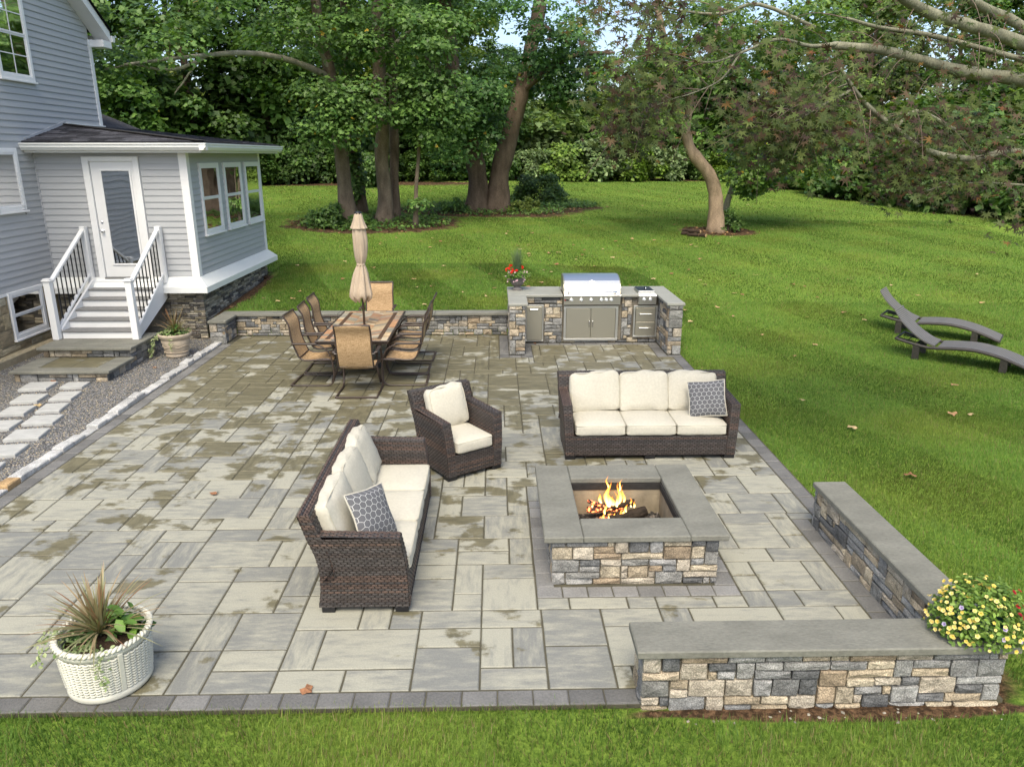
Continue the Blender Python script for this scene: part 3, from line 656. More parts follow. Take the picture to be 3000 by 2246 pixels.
MB().tube([(1.33 + .93 * t, 13.775 - .03 * math.sin(math.pi * t), .985 + .012 * math.sin(math.pi * t)) for t in np.linspace(0, 1, 12)], .015, 10).tube([(1.36, 13.77, .985), (1.36, 13.82, .985)], .01, 6).tube([(2.23, 13.77, .985), (2.23, 13.82, .985)], .01, 6).build('handle', 'chrome', gl, smooth=True, world=True)
gm = Matrix.Translation((1.79, 13.885, 1.142)) @ Matrix.Rotation(R(52), 4, 'X')
def disc(mtx, r, th, mat, name, parent, n=20, prof=None):
    m = MB(); m.lathe(prof or [(r, 0), (r, th * .7), (r * .9, th)], n); m.v = [tuple(mtx @ Vector(p)) for p in m.v]
    return m.build(name, mat, parent, smooth=False, world=True)
th_ = disc(gm, .048, .012, 'chrome', 'thermometer', gl); disc(gm @ Matrix.Translation((0, 0, .012)), .036, .003, 'steel_warm', 'dial', th_)
def knob(x, y, z, parent, tilt=82):
    m = Matrix.Translation((x, y, z)) @ Matrix.Rotation(R(tilt), 4, 'X')
    k = disc(m, .034, .012, 'steel', 'knob', parent, prof=[(.036, 0), (.036, .008), (.03, .014), (.022, .016), (.021, .04), (.017, .046)])
    MB().box((-.004, -.02, .046), (.004, .02, .056), .002, m).build('grip', 'chrome', k, world=True)
for x in (1.405, 1.59, 1.775, 1.965, 2.055, 2.15): knob(x, 13.785, .835, gl)
box1('badge', (1.277, 13.776, .822), (1.355, 13.79, .850), 'black_metal', gl, .003)
M('badge_red', (.5, .02, .02), .4); box1('badge_mark', (1.281, 13.774, .827), (1.297, 13.7762, .845), 'badge_red', gl)
sb = empty('side_burner', (2.82, 14.0, .73), 0, 'small stainless double side burner with dark lid right of the grill', 'burner')
MB().prism([(13.885, .735), (13.81, .745), (13.785, .905), (13.80, .935), (13.885, .935)], 2.665, 2.995, 'x').build('control_panel', 'steel', sb, world=True)
box1('body', (2.665, 13.89, .80), (2.995, 14.40, .945), 'steel', sb, .004)
lid = box1('lid', (2.675, 13.93, .948), (2.985, 14.42, .978), 'steel', sb, .008); box1('lid_inset', (2.69, 13.95, .979), (2.97, 14.40, .984), 'black_metal', sb, .002)
MB().tube([(2.83, 14.02, .984), (2.83, 14.03, 1.02), (2.83, 14.12, 1.03), (2.83, 14.16, .984)], .008, 8).build('handle', 'chrome', sb, smooth=True, world=True)
for x in (2.765, 2.885): knob(x, 13.795, .838, sb)

# ------------------------------------------------------------------ fire pit
fp = empty('fire_pit', (1.135, 6.18, 0), 0, 'square stone fire pit with broad bluestone cap and open centre', 'fire pit')
for a, b in (((.48, 5.50, -.04), (1.79, 5.72, .39)), ((.48, 6.64, -.04), (1.79, 6.86, .39)), ((.48, 5.72, -.04), (.68, 6.64, .39)), ((1.60, 5.72, -.04), (1.79, 6.64, .39))): box1('core', a, b, 'mortar', fp)
stone_face(fp, (.445, 5.49, -.01), (1, 0, 0), 1.38, .405, (0, -1, 0), 51, .058, .058)
stone_face(fp, (.47, 6.875, -.01), (0, -1, 0), 1.38, .405, (-1, 0, 0), 52, .06, .06)
stone_face(fp, (1.80, 5.485, -.01), (0, 1, 0), 1.38, .405, (1, 0, 0), 53, .06, .06)
stone_face(fp, (1.825, 6.87, -.01), (-1, 0, 0), 1.38, .405, (0, 1, 0), 54, .07, .07)
for a, b in (((.38, 5.44), (.700, 6.925)), ((1.577, 5.447), (1.892, 6.92)), ((.703, 5.442), (1.574, 5.775)), ((.703, 6.60), (1.574, 6.922))): cap(fp, a, b, .395, .055)
for a, b in (((.685, 5.755, .06), (.705, 6.615, .33)), ((1.572, 5.755, .06), (1.592, 6.615, .33)), ((.705, 5.755, .06), (1.572, 5.773, .33)), ((.705, 6.597, .06), (1.572, 6.615, .33))): box1('liner', a, b, 'liner', fp)
for a, b in (((.682, 5.752, .331), (.712, 6.618, .394)), ((1.565, 5.752, .331), (1.595, 6.618, .394)), ((.712, 5.752, .331), (1.565, 5.78, .394)), ((.712, 6.59, .331), (1.565, 6.618, .394))): box1('steel_rim', a, b, 'soot', fp)
box1('floor', (.685, 5.755, .0), (1.592, 6.615, .075), 'soot', fp)
rf = random.Random(12); lava = MB()
for i in range(420):
    x, y, r = rf.uniform(.72, 1.56), rf.uniform(5.79, 6.58), rf.uniform(.012, .026); k = rf.choice([.03, .05, .09, .16]); lava.col = (k, k * .85, k * .7)
    mt = Matrix.Translation((x, y, .078 + r * .4)) @ Matrix.Rotation(rf.random() * 6, 4, 'Z') @ Matrix.Rotation(rf.random() * 2, 4, 'X')
    V = [mt @ Vector((a * r * rf.uniform(.7, 1.3), b * r * rf.uniform(.7, 1.3), c * r)) for a, b, c in ((1, 0, 0), (0, 1, 0), (-1, 0, 0), (0, -1, 0), (0, 0, 1), (0, 0, -1))]
    lava.add(V, [(0, 1, 4), (1, 2, 4), (2, 3, 4), (3, 0, 4), (1, 0, 5), (2, 1, 5), (3, 2, 5), (0, 3, 5)])
o = lava.build('lava_rock', 'ember_rock', None, colored=True); o['kind'] = 'stuff'; o['label'] = 'dark lava rock covering the fire pit floor'
def log(name, p, q, r, lab, mat='charred', cat='log', grp='burning logs in the fire pit', endmat=None, seed=0):
    rl = random.Random(seed); p, q = Vector(p), Vector(q); P = [p.lerp(q, t) + Vector((rl.uniform(-.006, .006), rl.uniform(-.006, .006), rl.uniform(-.004, .004))) for t in np.linspace(0, 1, 6)]
    o = MB().tube([v - p for v in P], [r * rl.uniform(.88, 1.08) for _ in P], 9).build(name, mat); o.location = p; tag(o, lab, cat, grp)
    if endmat:
        d = (q - p).normalized(); MB().tube([-d * .004, d * .01], r * .93, 9).build('cut_end', endmat, o)
    return o
log('firewood_log', (1.06, 6.33, .135), (1.40, 6.40, .20), .05, 'thick dark log lying at the front right of the fire', seed=1)
log('firewood_log', (.90, 6.50, .17), (1.30, 6.46, .26), .034, 'charred log crossing the middle of the fire', seed=2)
log('firewood_log', (.86, 6.44, .20), (1.20, 6.52, .17), .03, 'thin burning log at the back left of the fire', mat='ember', seed=3)
log('firewood_log', (.86, 6.42, .30), (1.08, 6.47, .19), .018, 'glowing branch leaning across the top of the fire', mat='ember', seed=4)
log('firewood_log', (.95, 6.36, .115), (1.09, 6.42, .14), .03, 'short glowing ember log at the front of the fire', mat='ember', seed=5)
fire = empty('fire', (1.14, 6.1, .15), 0, 'orange and yellow flames rising from the burning logs', 'fire')
rf = random.Random(9)
def tongue(x, y, z, hgt, r, sx=0, sy=0):
    m = MB(); n = 9; rings = 12; V = []; cols = []; p1, p2 = rf.random() * 6, rf.random() * 6
    for i in range(rings + 1):
        t = i / rings; rr = r * (math.sin(math.pi * min(1, t * .93 + .10)) ** .8) * (1 - t) ** .35 + .0008
        ox = sx * t + .020 * math.sin(5.5 * t + p1) * t ** .7 * hgt / .15; oy = sy * t + .014 * math.sin(5 * t + p2) * t
        for j in range(n):
            a = 6.2832 * j / n; V.append((x + ox + rr * math.cos(a), y + oy + rr * .6 * math.sin(a), z + t * hgt)); cols.append((t, 0, 0, 1))
    F = [(i * n + j, i * n + (j + 1) % n, (i + 1) * n + (j + 1) % n, (i + 1) * n + j) for i in range(rings) for j in range(n)]
    l = fire.location; mesh_obj('flame', [(a - l.x, b - l.y, c - l.z) for a, b, c in V], F, 'flame', fire, cols, True)
for a in ((1.05, 6.46, .22, .27, .030, -.01), (1.062, 6.45, .22, .18, .026, .01), (1.145, 6.46, .22, .25, .024, .02), (1.135, 6.45, .22, .17, .022, -.01), (.985, 6.45, .26, .10, .02, -.03), (1.19, 6.46, .22, .22, .014, .01), (1.015, 6.40, .17, .13, .014, 0), (1.27, 6.44, .22, .11, .013, -.02), (1.295, 6.43, .22, .09, .012, .01),
          (1.215, 6.37, .18, .13, .014, -.01), (1.05, 6.35, .13, .09, .012, 0), (1.10, 6.34, .15, .07, .010, 0), (1.15, 6.36, .17, .07, .016, .02), (1.18, 6.36, .18, .06, .014, .01), (.97, 6.37, .13, .05, .016, .02), (1.05, 6.46, .40, .14, .010, -.02), (1.155, 6.46, .38, .13, .010, .02), (1.10, 6.47, .2, .14, .035, 0), (.90, 6.44, .22, .05, .010, 0), (1.00, 6.37, .13, .06, .016, 0)):
    tongue(*a)
# ------------------------------------------------------------------ house
HX, SX, SY, SY2 = -8.39, -5.66, 14.44, 18.85         # main wall plane, sunroom corner, front and back of the sunroom
hs = empty('house', (HX, SY, 0), 0, 'grey clapboard house with white trim and a hipped sunroom', 'house')
def fmat(O, U, N):
    U, N = Vector(U), Vector(N); m = Matrix((U, N, Vector((0, 0, 1)))).transposed().to_4x4(); m.translation = Vector(O); return m
def part(name, mat, parent=hs): return MB(), name, mat, parent
def lbox(name, m, a, b, mat, parent, c=0.0): return MB().box(a, b, c, m).build(name, mat, parent, world=True)
def siding(parent, O, U, N, z0, z1, rngf, holes=(), ex=.1135):
    m = fmat(O, U, N); n = round((z1 - z0) / ex); ex = (z1 - z0) / n
    for i in range(n):
        a, b = z0 + i * ex, z0 + (i + 1) * ex; u0, u1 = rngf(a); u2, u3 = rngf(b)
        if u1 - u0 < .02: continue
        segs = [(u0, u1, u2, u3)]
        for (h0, h1, hz0, hz1) in holes:
            if b <= hz0 + .01 or a >= hz1 - .01: continue
            ns = []
            for s in segs:
                if h1 <= s[0] or h0 >= s[1]: ns.append(s); continue
                if h0 > s[0]: ns.append((s[0], h0, s[2], h0))
                if h1 < s[1]: ns.append((h1, s[1], h1, s[3]))
            segs = ns
        for s in segs:
            V = [(s[0], 0, a), (s[1], 0, a), (s[1], .016, a), (s[0], .016, a), (s[2], 0, b), (s[3], 0, b), (s[3], .003, b), (s[2], .003, b),
                 (s[0], .017, a + .014), (s[1], .017, a + .014)]
            q = MB(); q.add([m @ Vector(v) for v in V], [(0, 3, 2, 1), (4, 5, 6, 7), (3, 8, 9, 2), (8, 7, 6, 9), (0, 4, 7, 8, 3), (1, 2, 9, 6, 5), (0, 1, 5, 4)])
            q.build('siding_board', 'siding', parent, world=True)
def window(O, U, N, w_, h, lab=None, fr=.06, mid=.5, grid=None, back='curtain', sill=True, split=.55):
    m = fmat(O, U, N); wi = lbox('window', m, (0, .001, 0), (w_, .006, h), 'dark_room', hs)
    if lab: wi['label'] = lab
    f = MB()
    for a, b in (((0, .0, 0), (fr, .045, h)), ((w_ - fr, .0, 0), (w_, .045, h)), ((fr, .0, h - fr), (w_ - fr, .045, h)), ((fr, .0, 0), (w_ - fr, .045, fr))): f.box(a, b, .005, m)
    f.build('frame', 'white_paint', wi, world=True)
    s = MB(); q = fr; zm = h * mid
    for z0, z1, y in ((fr, zm, .012), (zm, h - fr, .02)):
        k = .03
        for a, b in (((q, y, z0), (q + k, y + .018, z1)), ((w_ - q - k, y, z0), (w_ - q, y + .018, z1)), ((q + k, y, z1 - k), (w_ - q - k, y + .018, z1)), ((q + k, y, z0), (w_ - q - k, y + .018, z0 + k))): s.box(a, b, .003, m)
        if grid:
            for i in range(1, grid[0]): x = fr + (w_ - 2 * fr) * i / grid[0]; s.box((x - .009, y + .002, z0 + k), (x + .009, y + .014, z1 - k), 0, m)
            for i in range(1, grid[1]): z = z0 + (z1 - z0) * i / grid[1]; s.box((q + k, y + .003, z - .009), (w_ - q - k, y + .013, z + .009), 0, m)
    s.build('sash', 'white_paint', wi, world=True)
    if back == 'curtain': lbox('curtain', m, (fr + (w_ - 2 * fr) * split, .007, fr), (w_ - fr, .010, h - fr), 'curtain', wi)
    for z0, z1, y in ((fr, zm, .018), (zm, h - fr, .026)): lbox('pane', m, (q + .028, y, z0 + .028), (w_ - q - .028, y + .003, z1 - .028), 'glass', wi)
    if sill: lbox('sill', m, (-.03, .0, -.035), (w_ + .03, .07, -.001), 'white_paint', wi, .005)
    return wi
# main block
mw = box1('wall', (-14, 9.1, -.1), (HX - .001, 17.10, 5.70), 'siding_plain', hs)
MB().prism([(17.10, 5.70), (17.10, 5.915), (13.1, 8.50), (9.1, 5.915), (9.1, 5.70)], -14, HX - .001, 'x').build('gable', 'siding_plain', hs, world=True)
RK = .647
def gab(z):
    top = min(17.02, 17.43 - (z - 5.70) / RK); return (0, max(0, top - 9.2))
UW, LW, BW = (4.66, 5.66, 4.68, 6.2), (3.8, 4.71, 2.48, 3.53), (3.73, 4.73, .33, 1.15)
siding(mw, (HX, 9.2, 0), (0, 1, 0), (1, 0, 0), 1.15, 7.05, lambda z: (0, min(gab(z)[1], 5.23)) if z < 3.64 else ((0, min(gab(z)[1], 5.23 + (z - 3.645) / .24)) if z < 3.98 else gab(z)), [UW, LW])
siding(mw, (-14, 9.1, 0), (1, 0, 0), (0, -1, 0), 1.15, 5.70, lambda z: (0, 14 + HX))
def mwin(r, **k): return window((HX, 9.2 + r[0], r[2]), (0, 1, 0), (1, 0, 0), r[1] - r[0], r[3] - r[2], **k)
mwin(UW, lab='upstairs window with white muntin bars', grid=(2, 2), back='none', fr=.075); mwin(LW, lab='ground floor window beside the sunroom', back='none', fr=.08, mid=.02)
mwin(BW, lab='small basement window low in the stone foundation', back='none', fr=.075)
box1('corner_board', (HX - .04, 17.02, 3.98), (HX + .028, 17.14, 5.70), 'white_paint', hs, .004)
box1('inside_corner', (HX + .001, SY - .03, 1.16), (HX + .03, SY - .002, 3.5), 'siding_plain', hs)
box1('skirt_board', (HX, 9.1, 1.10), (HX + .03, SY - .24, 1.148), 'white_paint', hs)
# rake, soffit, fascia, gutter of the main roof
def roofslab(y0, z0, y1, z1, x0, x1, th, name, mat, off=0.0):
    return MB().prism([(y0, z0 + off), (y1, z1 + off), (y1, z1 + off + th), (y0, z0 + off + th)], x0, x1, 'x').build(name, mat, hs, world=True)
ye, ze, yr = 17.44, 5.70, 13.1; zr = ze + (ye - yr) * RK
roofslab(ye, ze, yr, zr, HX + .001, HX + .30, .02, 'soffit', 'white_paint'); roofslab(ye, ze, yr, zr, HX + .27, HX + .30, .19, 'rake_board', 'white_paint', .0205)
roofslab(ye + .03, ze - .02, yr, zr, -14.2, HX + .335, .045, 'main_roof', 'shingle', .2)
box1('cornice_return', (HX + .0, 17.10, 5.56), (HX + .30, 17.46, 5.698), 'white_paint', hs, .006)
MB().prism([(17.46, 5.70), (17.56, 5.70), (17.58, 5.76), (17.58, 5.82), (17.46, 5.82)], -13.9, HX + .33, 'x').build('gutter', 'white_aluminium', hs, world=True)
# sunroom
srw = box1('sunroom_wall', (HX, SY, .95), (SX - .001, SY2, 3.52), 'siding_plain', hs)
W0 = HX + .03; DO = (.84, 1.93, 1.0, 3.385)
siding(srw, (W0, SY, 0), (1, 0, 0), (0, -1, 0), 1.2, 3.50, lambda z: (0, SX - .115 - W0), [(HX + .0 + DO[0] - .03, HX + DO[1] - .03 - 0, 1.0, 3.385)] and [(-7.535 - W0, -6.485 - W0, 1.0, 3.39)])
SW3 = [(.53, 1.565, 1.93, 3.27), (1.86, 2.96, 1.93, 3.27), (3.22, 4.30, 1.93, 3.27)]
siding(srw, (SX, SY, 0), (0, 1, 0), (1, 0, 0), 1.2, 3.50, lambda z: (.115, SY2 - SY - .09), SW3)
for i, r in enumerate(SW3): window((SX, SY + r[0], r[2]), (0, 1, 0), (1, 0, 0), r[1] - r[0], r[3] - r[2], fr=.07, mid=.51, split=(.45, .62, .0)[i] if i < 2 else .9)
c = MB().box((SX - .115, SY - .028, 1.19), (SX + .028, SY + .001, 3.46)); c.box((SX - .0005, SY + .002, 1.19), (SX + .028, SY + .112, 3.46)); c.build('corner_board', 'white_paint', hs, world=True)
box1('corner_board', (SX - .02, SY2 - .09, 1.19), (SX + .026, SY2 + .03, 3.46), 'white_paint', hs)
# flared white skirt below the sunroom
prof = [(.0, 1.20), (.03, 1.19), (.20, 1.022), (.20, .912), (.0, .912)]; V = []; F = []
for d, z in prof: V += [(HX + .001, SY - d, z), (SX + d, SY - d, z), (SX + d, SY2 + d, z)]
for i in range(4): F += [(i * 3 + j, i * 3 + j + 1, i * 3 + j + 4, i * 3 + j + 3) for j in range(2)]
F += [(0, 3, 6, 9, 12), (2, 14, 11, 8, 5)]
q = MB(); q.add(V, F); q.build('skirt', 'white_aluminium', hs, world=True)
LEDGE = [(.12, .105, .085), (.19, .17, .13), (.29, .26, .20), (.36, .33, .26), (.16, .15, .135), (.42, .37, .28), (.25, .22, .15), (.09, .085, .075)]
LS = [(1, 1, 2), (2, 1, 5), (3, 1, 4), (4, 1, 2), (2, 2, 1)]
fd = box1('foundation_wall', (HX, SY + .05, -.1), (SX - .04, SY2 - .03, .95), 'mortar', hs)
stone_face(fd, (-6.42, SY + .04, -.05), (1, 0, 0), .79, .96, (0, -1, 0), 61, .075, .042, proud=.028, mat='ledge', sizes=LS, name='ledge_stone', pal=LEDGE)
stone_face(fd, (-8.36, SY + .04, .3), (1, 0, 0), 1.0, .61, (0, -1, 0), 63, .09, .055, proud=.028, mat='ledge', sizes=LS, name='ledge_stone', pal=LEDGE)
stone_face(fd, (SX - .03, SY + .02, .16), (0, 1, 0), 4.35, .75, (1, 0, 0), 62, .10, .05, proud=.03, mat='ledge', sizes=LS, name='ledge_stone', pal=LEDGE)
FND = [(.36, .30, .19), (.42, .36, .24), (.30, .25, .16), (.38, .34, .25), (.27, .22, .14)]
fm = box1('foundation_wall', (HX - .3, 9.1, -.1), (HX + .004, SY, 1.10), 'foundation', hs)
stone_face(fm, (HX, 12.2, .14), (0, 1, 0), 2.2, .95, (1, 0, 0), 64, .17, .13, proud=.02, mat='ledge', sizes=[(1, 1, 2), (2, 1, 5), (2, 2, 2), (3, 1, 1)], holes=[(.70, 1.76, .1, 1.0)], pal=FND)
box1('footing', (HX - .1, 9.1, -.1), (HX + .14, SY - .05, .13), 'foundation', hs, .03)
# door
m = fmat((0, SY, 0), (1, 0, 0), (0, -1, 0))
dr = lbox('door', m, (-7.39, .001, 1.20), (-6.60, .012, 3.31), 'white_paint', hs, .002); dr['label'] = 'white back door with a full-length glass pane'
f = MB()
for a, b in (((-7.515, .0, 1.17), (-7.40, .05, 3.39)), ((-6.60, .0, 1.17), (-6.50, .05, 3.39)), ((-7.40, .0, 3.305), (-6.60, .05, 3.39))): f.box(a, b, .006, m)
f.build('casing', 'white_paint', hs, world=True)
f = MB()
for a, b in (((-7.235, .012, 1.42), (-7.20, .032, 3.17)), ((-6.70, .012, 1.42), (-6.665, .032, 3.17)), ((-7.20, .012, 3.135), (-6.70, .032, 3.17)), ((-7.20, .012, 1.42), (-6.70, .032, 1.455))): f.box(a, b, .006, m)
f.build('lite_frame', 'white_paint', dr, world=True)
lbox('unlit_room_sheet', m, (-7.20, .0125, 1.455), (-6.70, .014, 3.135), 'dark_room', dr); lbox('pane', m, (-7.20, .018, 1.455), (-6.70, .022, 3.135), 'glass_door', dr)  # thin dark sheet painted as the unlit room behind the door glass
for z, r in ((2.06, .03), (2.22, .024)):
    mm = Matrix.Translation((-7.325, SY - .012, z)) @ Matrix.Rotation(R(90), 4, 'X')
    disc(mm, r, .03, 'chrome', 'door_knob' if z < 2.1 else 'deadbolt', dr, prof=[(.03, 0), (.03, .006), (.014, .012), (.012, .03), (r, .045), (r, .06), (.012, .07)] if z < 2.1 else [(r, 0), (r, .012), (r * .6, .02)])
lbox('threshold', m, (-7.41, .0, 1.165), (-6.59, .06, 1.199), 'tread_grey', dr)
# sunroom roof: two planes of shingles meeting at a hip, gutters
EZ = 3.645; EX0, EYF = -5.22, 14.15
TOPY, TOPZ = 15.683, 3.985
und = MB(); A, B, Cc, D, E2 = (HX, EYF, EZ), (EX0, EYF, EZ), (HX, TOPY, TOPZ), (EX0, 19.1, EZ), (HX, 19.1, TOPZ); G, H2 = (-10.4, 19.1, 4.80), (-10.4, 17.11, 4.80)
dn = lambda p: (p[0], p[1], p[2] - .035)
P6 = [A, B, Cc, D, E2]
und.add(P6 + [dn(p) for p in P6], [(0, 1, 2), (1, 3, 4, 2), (5, 7, 6), (6, 7, 9, 8), (0, 5, 6, 1), (1, 6, 8, 3), (3, 8, 9, 4)])
und.col = (.05, .05, .055); und.c = [und.col] * 10
rfs = und.build('sunroom_roof', 'shingle', hs, world=True, colored=True)
rs = random.Random(8)
def shingles(parent, P0, U, S, N, L, rf_, ex=.14, tab=.31):
    P0, U, S, N = Vector(P0), Vector(U).normalized(), Vector(S).normalized(), Vector(N).normalized(); n = int(L / ex)
    for i in range(n + 1):
        s0 = i * ex - .01; u0, u1 = rf_(min(L, s0 + ex * .5)); u = u0 - rs.uniform(0, tab)
        while u < u1:
            a, b = max(u, u0), min(u + tab, u1); u += tab
            if b - a < .04: continue
            k = rs.choice([.6, .8, 1, 1.25, 1.6]); k2 = rs.uniform(.0, .004)
            cr = [(a + .003, s0, .003), (b - .003, s0, .003), (b - .003, min(L, s0 + ex + .03), .001), (a + .003, min(L, s0 + ex + .03), .001)]
            V = [P0 + U * x + S * y + N * (z + k2) for x, y, z in cr] + [P0 + U * x + S * y + N * (z + .010 + k2 - (.007 if j > 1 else 0)) for j, (x, y, z) in enumerate(cr)]
            l = hs.location
            mesh_obj('shingle', [v - l for v in V], [(0, 3, 2, 1), (4, 5, 6, 7), (0, 1, 5, 4), (1, 2, 6, 5), (2, 3, 7, 6), (3, 0, 4, 7)], 'shingle', parent, [(.055 * k, .055 * k, .062 * k, 1)] * 8)
dz = TOPZ - EZ; LF = math.hypot(TOPY - EYF, dz); LE = math.hypot(HX - EX0, dz)
shingles(rfs, A, (1, 0, 0), (0, TOPY - EYF, dz), (0, -dz, TOPY - EYF), LF, lambda s: (0, (EX0 - HX) * (1 - s / LF) - .01))
shingles(rfs, B, (0, 1, 0), (HX - EX0, 0, dz), (dz, 0, EX0 - HX), LE, lambda s: ((TOPY - EYF) * s / LE + .01, 19.1 - EYF), tab=.34)
MB().beam((EX0 + .02, EYF - .02, EZ + .018), (HX, TOPY, TOPZ + .018), .20, .012).build('hip_cap', 'siding_plain' if False else 'soot', rfs, world=True)
rr = MB(); rr.col = (.055, .055, .062); rr.add([(HX - .01, 17.112, TOPZ), (HX - .01, 19.1, TOPZ), G, H2] + [dn(p) for p in ((HX - .01, 17.112, TOPZ), (HX - .01, 19.1, TOPZ), G, H2)], [(0, 1, 2, 3), (4, 7, 6, 5), (0, 4, 5, 1), (1, 5, 6, 2)])
rr.build('rear_roof', 'shingle', hs, world=True, colored=True)
box1('rear_wall', (-13, 17.11, 0), (HX - .3, SY2, 3.9), 'siding_plain', hs)
MB().beam((HX + .015, 14.25, EZ + .04), (HX + .015, TOPY, TOPZ + .045), .03, .05).build('flashing', 'siding_plain', hs, world=True)
box1('flashing', (HX + .001, TOPY, TOPZ + .005), (HX + .06, 17.18, TOPZ + .03), 'white_aluminium', hs)
GP = [(.0, .0), (-.07, .0), (-.11, .055), (-.105, .09), (-.125, .10), (-.125, .125), (.0, .125)]
gt_ = MB().prism([(EYF + .02 + a, 3.495 + b) for a, b in GP], HX - .02, EX0 + .10, 'x'); gt_.prism([(EX0 - .02 - a, 3.495 + b) for a, b in GP], EYF - .10, 19.15, 'y'); gt_.build('gutter', 'white_aluminium', hs, world=True)
q = MB().box((HX, EYF + .022, 3.455), (EX0 - .03, SY, 3.60)); q.box((SX, SY + .001, 3.455), (EX0 - .022, 19.1, 3.60)); q.build('soffit', 'white_paint', hs, world=True)

# ------------------------------------------------------------------ stone steps and white stairs
ss = empty('stone_steps', (-6.9, 12.3, 0), 0, 'two broad bluestone steps on stone risers below the white stairs', 'steps')
box1('core', (-7.58, 11.60, -.08), (-6.20, 12.5, .112), 'mortar', ss); box1('core', (-7.58, 12.42, -.08), (-6.20, 13.4, .288), 'mortar', ss)
stone_face(ss, (-7.62, 11.575, -.03), (1, 0, 0), 1.46, .14, (0, -1, 0), 71, .09, .068, sizes=[(2, 2, 4), (3, 2, 3), (2, 1, 3), (3, 1, 3), (1, 2, 2)])
stone_face(ss, (-6.175, 11.56, -.03), (0, 1, 0), .9, .14, (1, 0, 0), 72, .1, .068, sizes=[(2, 2, 3), (2, 1, 3), (3, 1, 2)])
stone_face(ss, (-7.60, 12.40, .16), (1, 0, 0), 1.44, .125, (0, -1, 0), 73, .09, .062, sizes=[(2, 2, 4), (3, 2, 3), (2, 1, 3), (3, 1, 3), (1, 2, 2)])
stone_face(ss, (-6.175, 12.385, -.02), (0, 1, 0), .95, .30, (1, 0, 0), 74, .1, .075, sizes=[(2, 2, 3), (2, 1, 3), (3, 1, 2)])
for a, b in (((-7.66, 11.50), (-6.10, 11.74)), ((-7.66, 11.743), (-7.34, 12.39)), ((-6.40, 11.743), (-6.10, 12.39))): cap(ss, a, b, .113, .047, 'tread_slab')
for a, b, k in (((-7.337, 11.743), (-6.84, 12.39), (.2, .12)), ((-6.837, 11.743), (-6.403, 12.39), (.75, .3))):
    V, F = slab_vf(a[0], a[1], b[0], b[1], .113, .155, rp, .001); o = mesh_obj('tread_slab', [(x + 6.9, y - 12.3, z) for x, y, z in V], F, 'paver', ss, [(k[0], k[1], 0, 1)] * 24)
for a, b in (((-7.67, 12.31), (-6.10, 12.60)), ((-7.67, 12.603), (-7.20, 13.45)), ((-7.197, 12.603), (-6.72, 13.45)), ((-6.717, 12.603), (-6.10, 13.45))): cap(ss, a, b, .289, .048, 'tread_slab')
st = empty('porch_stairs', (-6.95, 13.6, .337), 0, 'white wooden stairs with grey treads and black balusters at the door', 'stairs')
SXL, SXR = -7.58, -6.33; NR = 6; rise = (1.165 - .338) / NR; run = .265; Y0 = 12.98
for i in range(NR):
    y0 = Y0 + i * run; z0 = .338 + i * rise
    box1('riser', (SXL, y0 + .022, z0 + .0005), (SXR, y0 + .04, z0 + rise - .026), 'white_paint', st)
    if i < NR - 1: box1('tread', (SXL, y0, z0 + rise - .026), (SXR, y0 + run + .02, z0 + rise), 'tread_grey', st, .004)
for x0, x1 in ((SXL - .045, SXL - .003), (SXR + .003, SXR + .045)):
    ya, yb = Y0 + .05, SY - .23; za = .339
    MB().prism([(ya, za), (yb, za), (yb, za + rise * 5 + .05), (ya, za + rise * .9 - .06)] if False else [(ya, za), (ya + .1, za), (SY - .05, .80), (SY - .05, 1.20), (yb, za + rise * 5 + .1), (ya, za + rise + .03)], x0, x1, 'x').build('stringer', 'white_paint', st, world=True)
SLOPE = rise / run
def rail(x):
    nw = MB().box((x - .055, Y0 - .10, .338), (x + .055, Y0 + .01, 1.35), .006).build('newel_post', 'white_paint', st, world=True)
    MB().box((x - .075, Y0 - .12, 1.351), (x + .075, Y0 + .03, 1.378), .008).box((x - .06, Y0 - .105, 1.379), (x + .06, Y0 + .015, 1.40), .012).build('cap', 'white_paint', nw, world=True)
    MB().box((x - .05, SY - .16, 1.1), (x + .05, SY - .05, 2.15), .006).build('newel_post', 'white_paint', st, world=True)
    ya, yb = Y0 + .011, SY - .161; L = yb - ya
    zt0, zt1, zb0, zb1 = 1.31, 2.08, .50, 1.27
    MB().beam((x, ya, zt0), (x, yb, zt1), .075, .06, .012).build('handrail', 'white_paint', st, world=True)
    MB().beam((x, ya, zb0), (x, yb, zb1), .055, .045, .006).build('bottom_rail', 'white_paint', st, world=True)
    for i in range(9):
        t = (i + .6) / 9.3; y = ya + L * t
        MB().tube([(x, y, zb0 + (zb1 - zb0) * t + .02), (x, y, zt0 + (zt1 - zt0) * t - .025)], .012, 6).build('baluster', 'black_metal', st, world=True)
rail(-7.645); rail(-6.275)
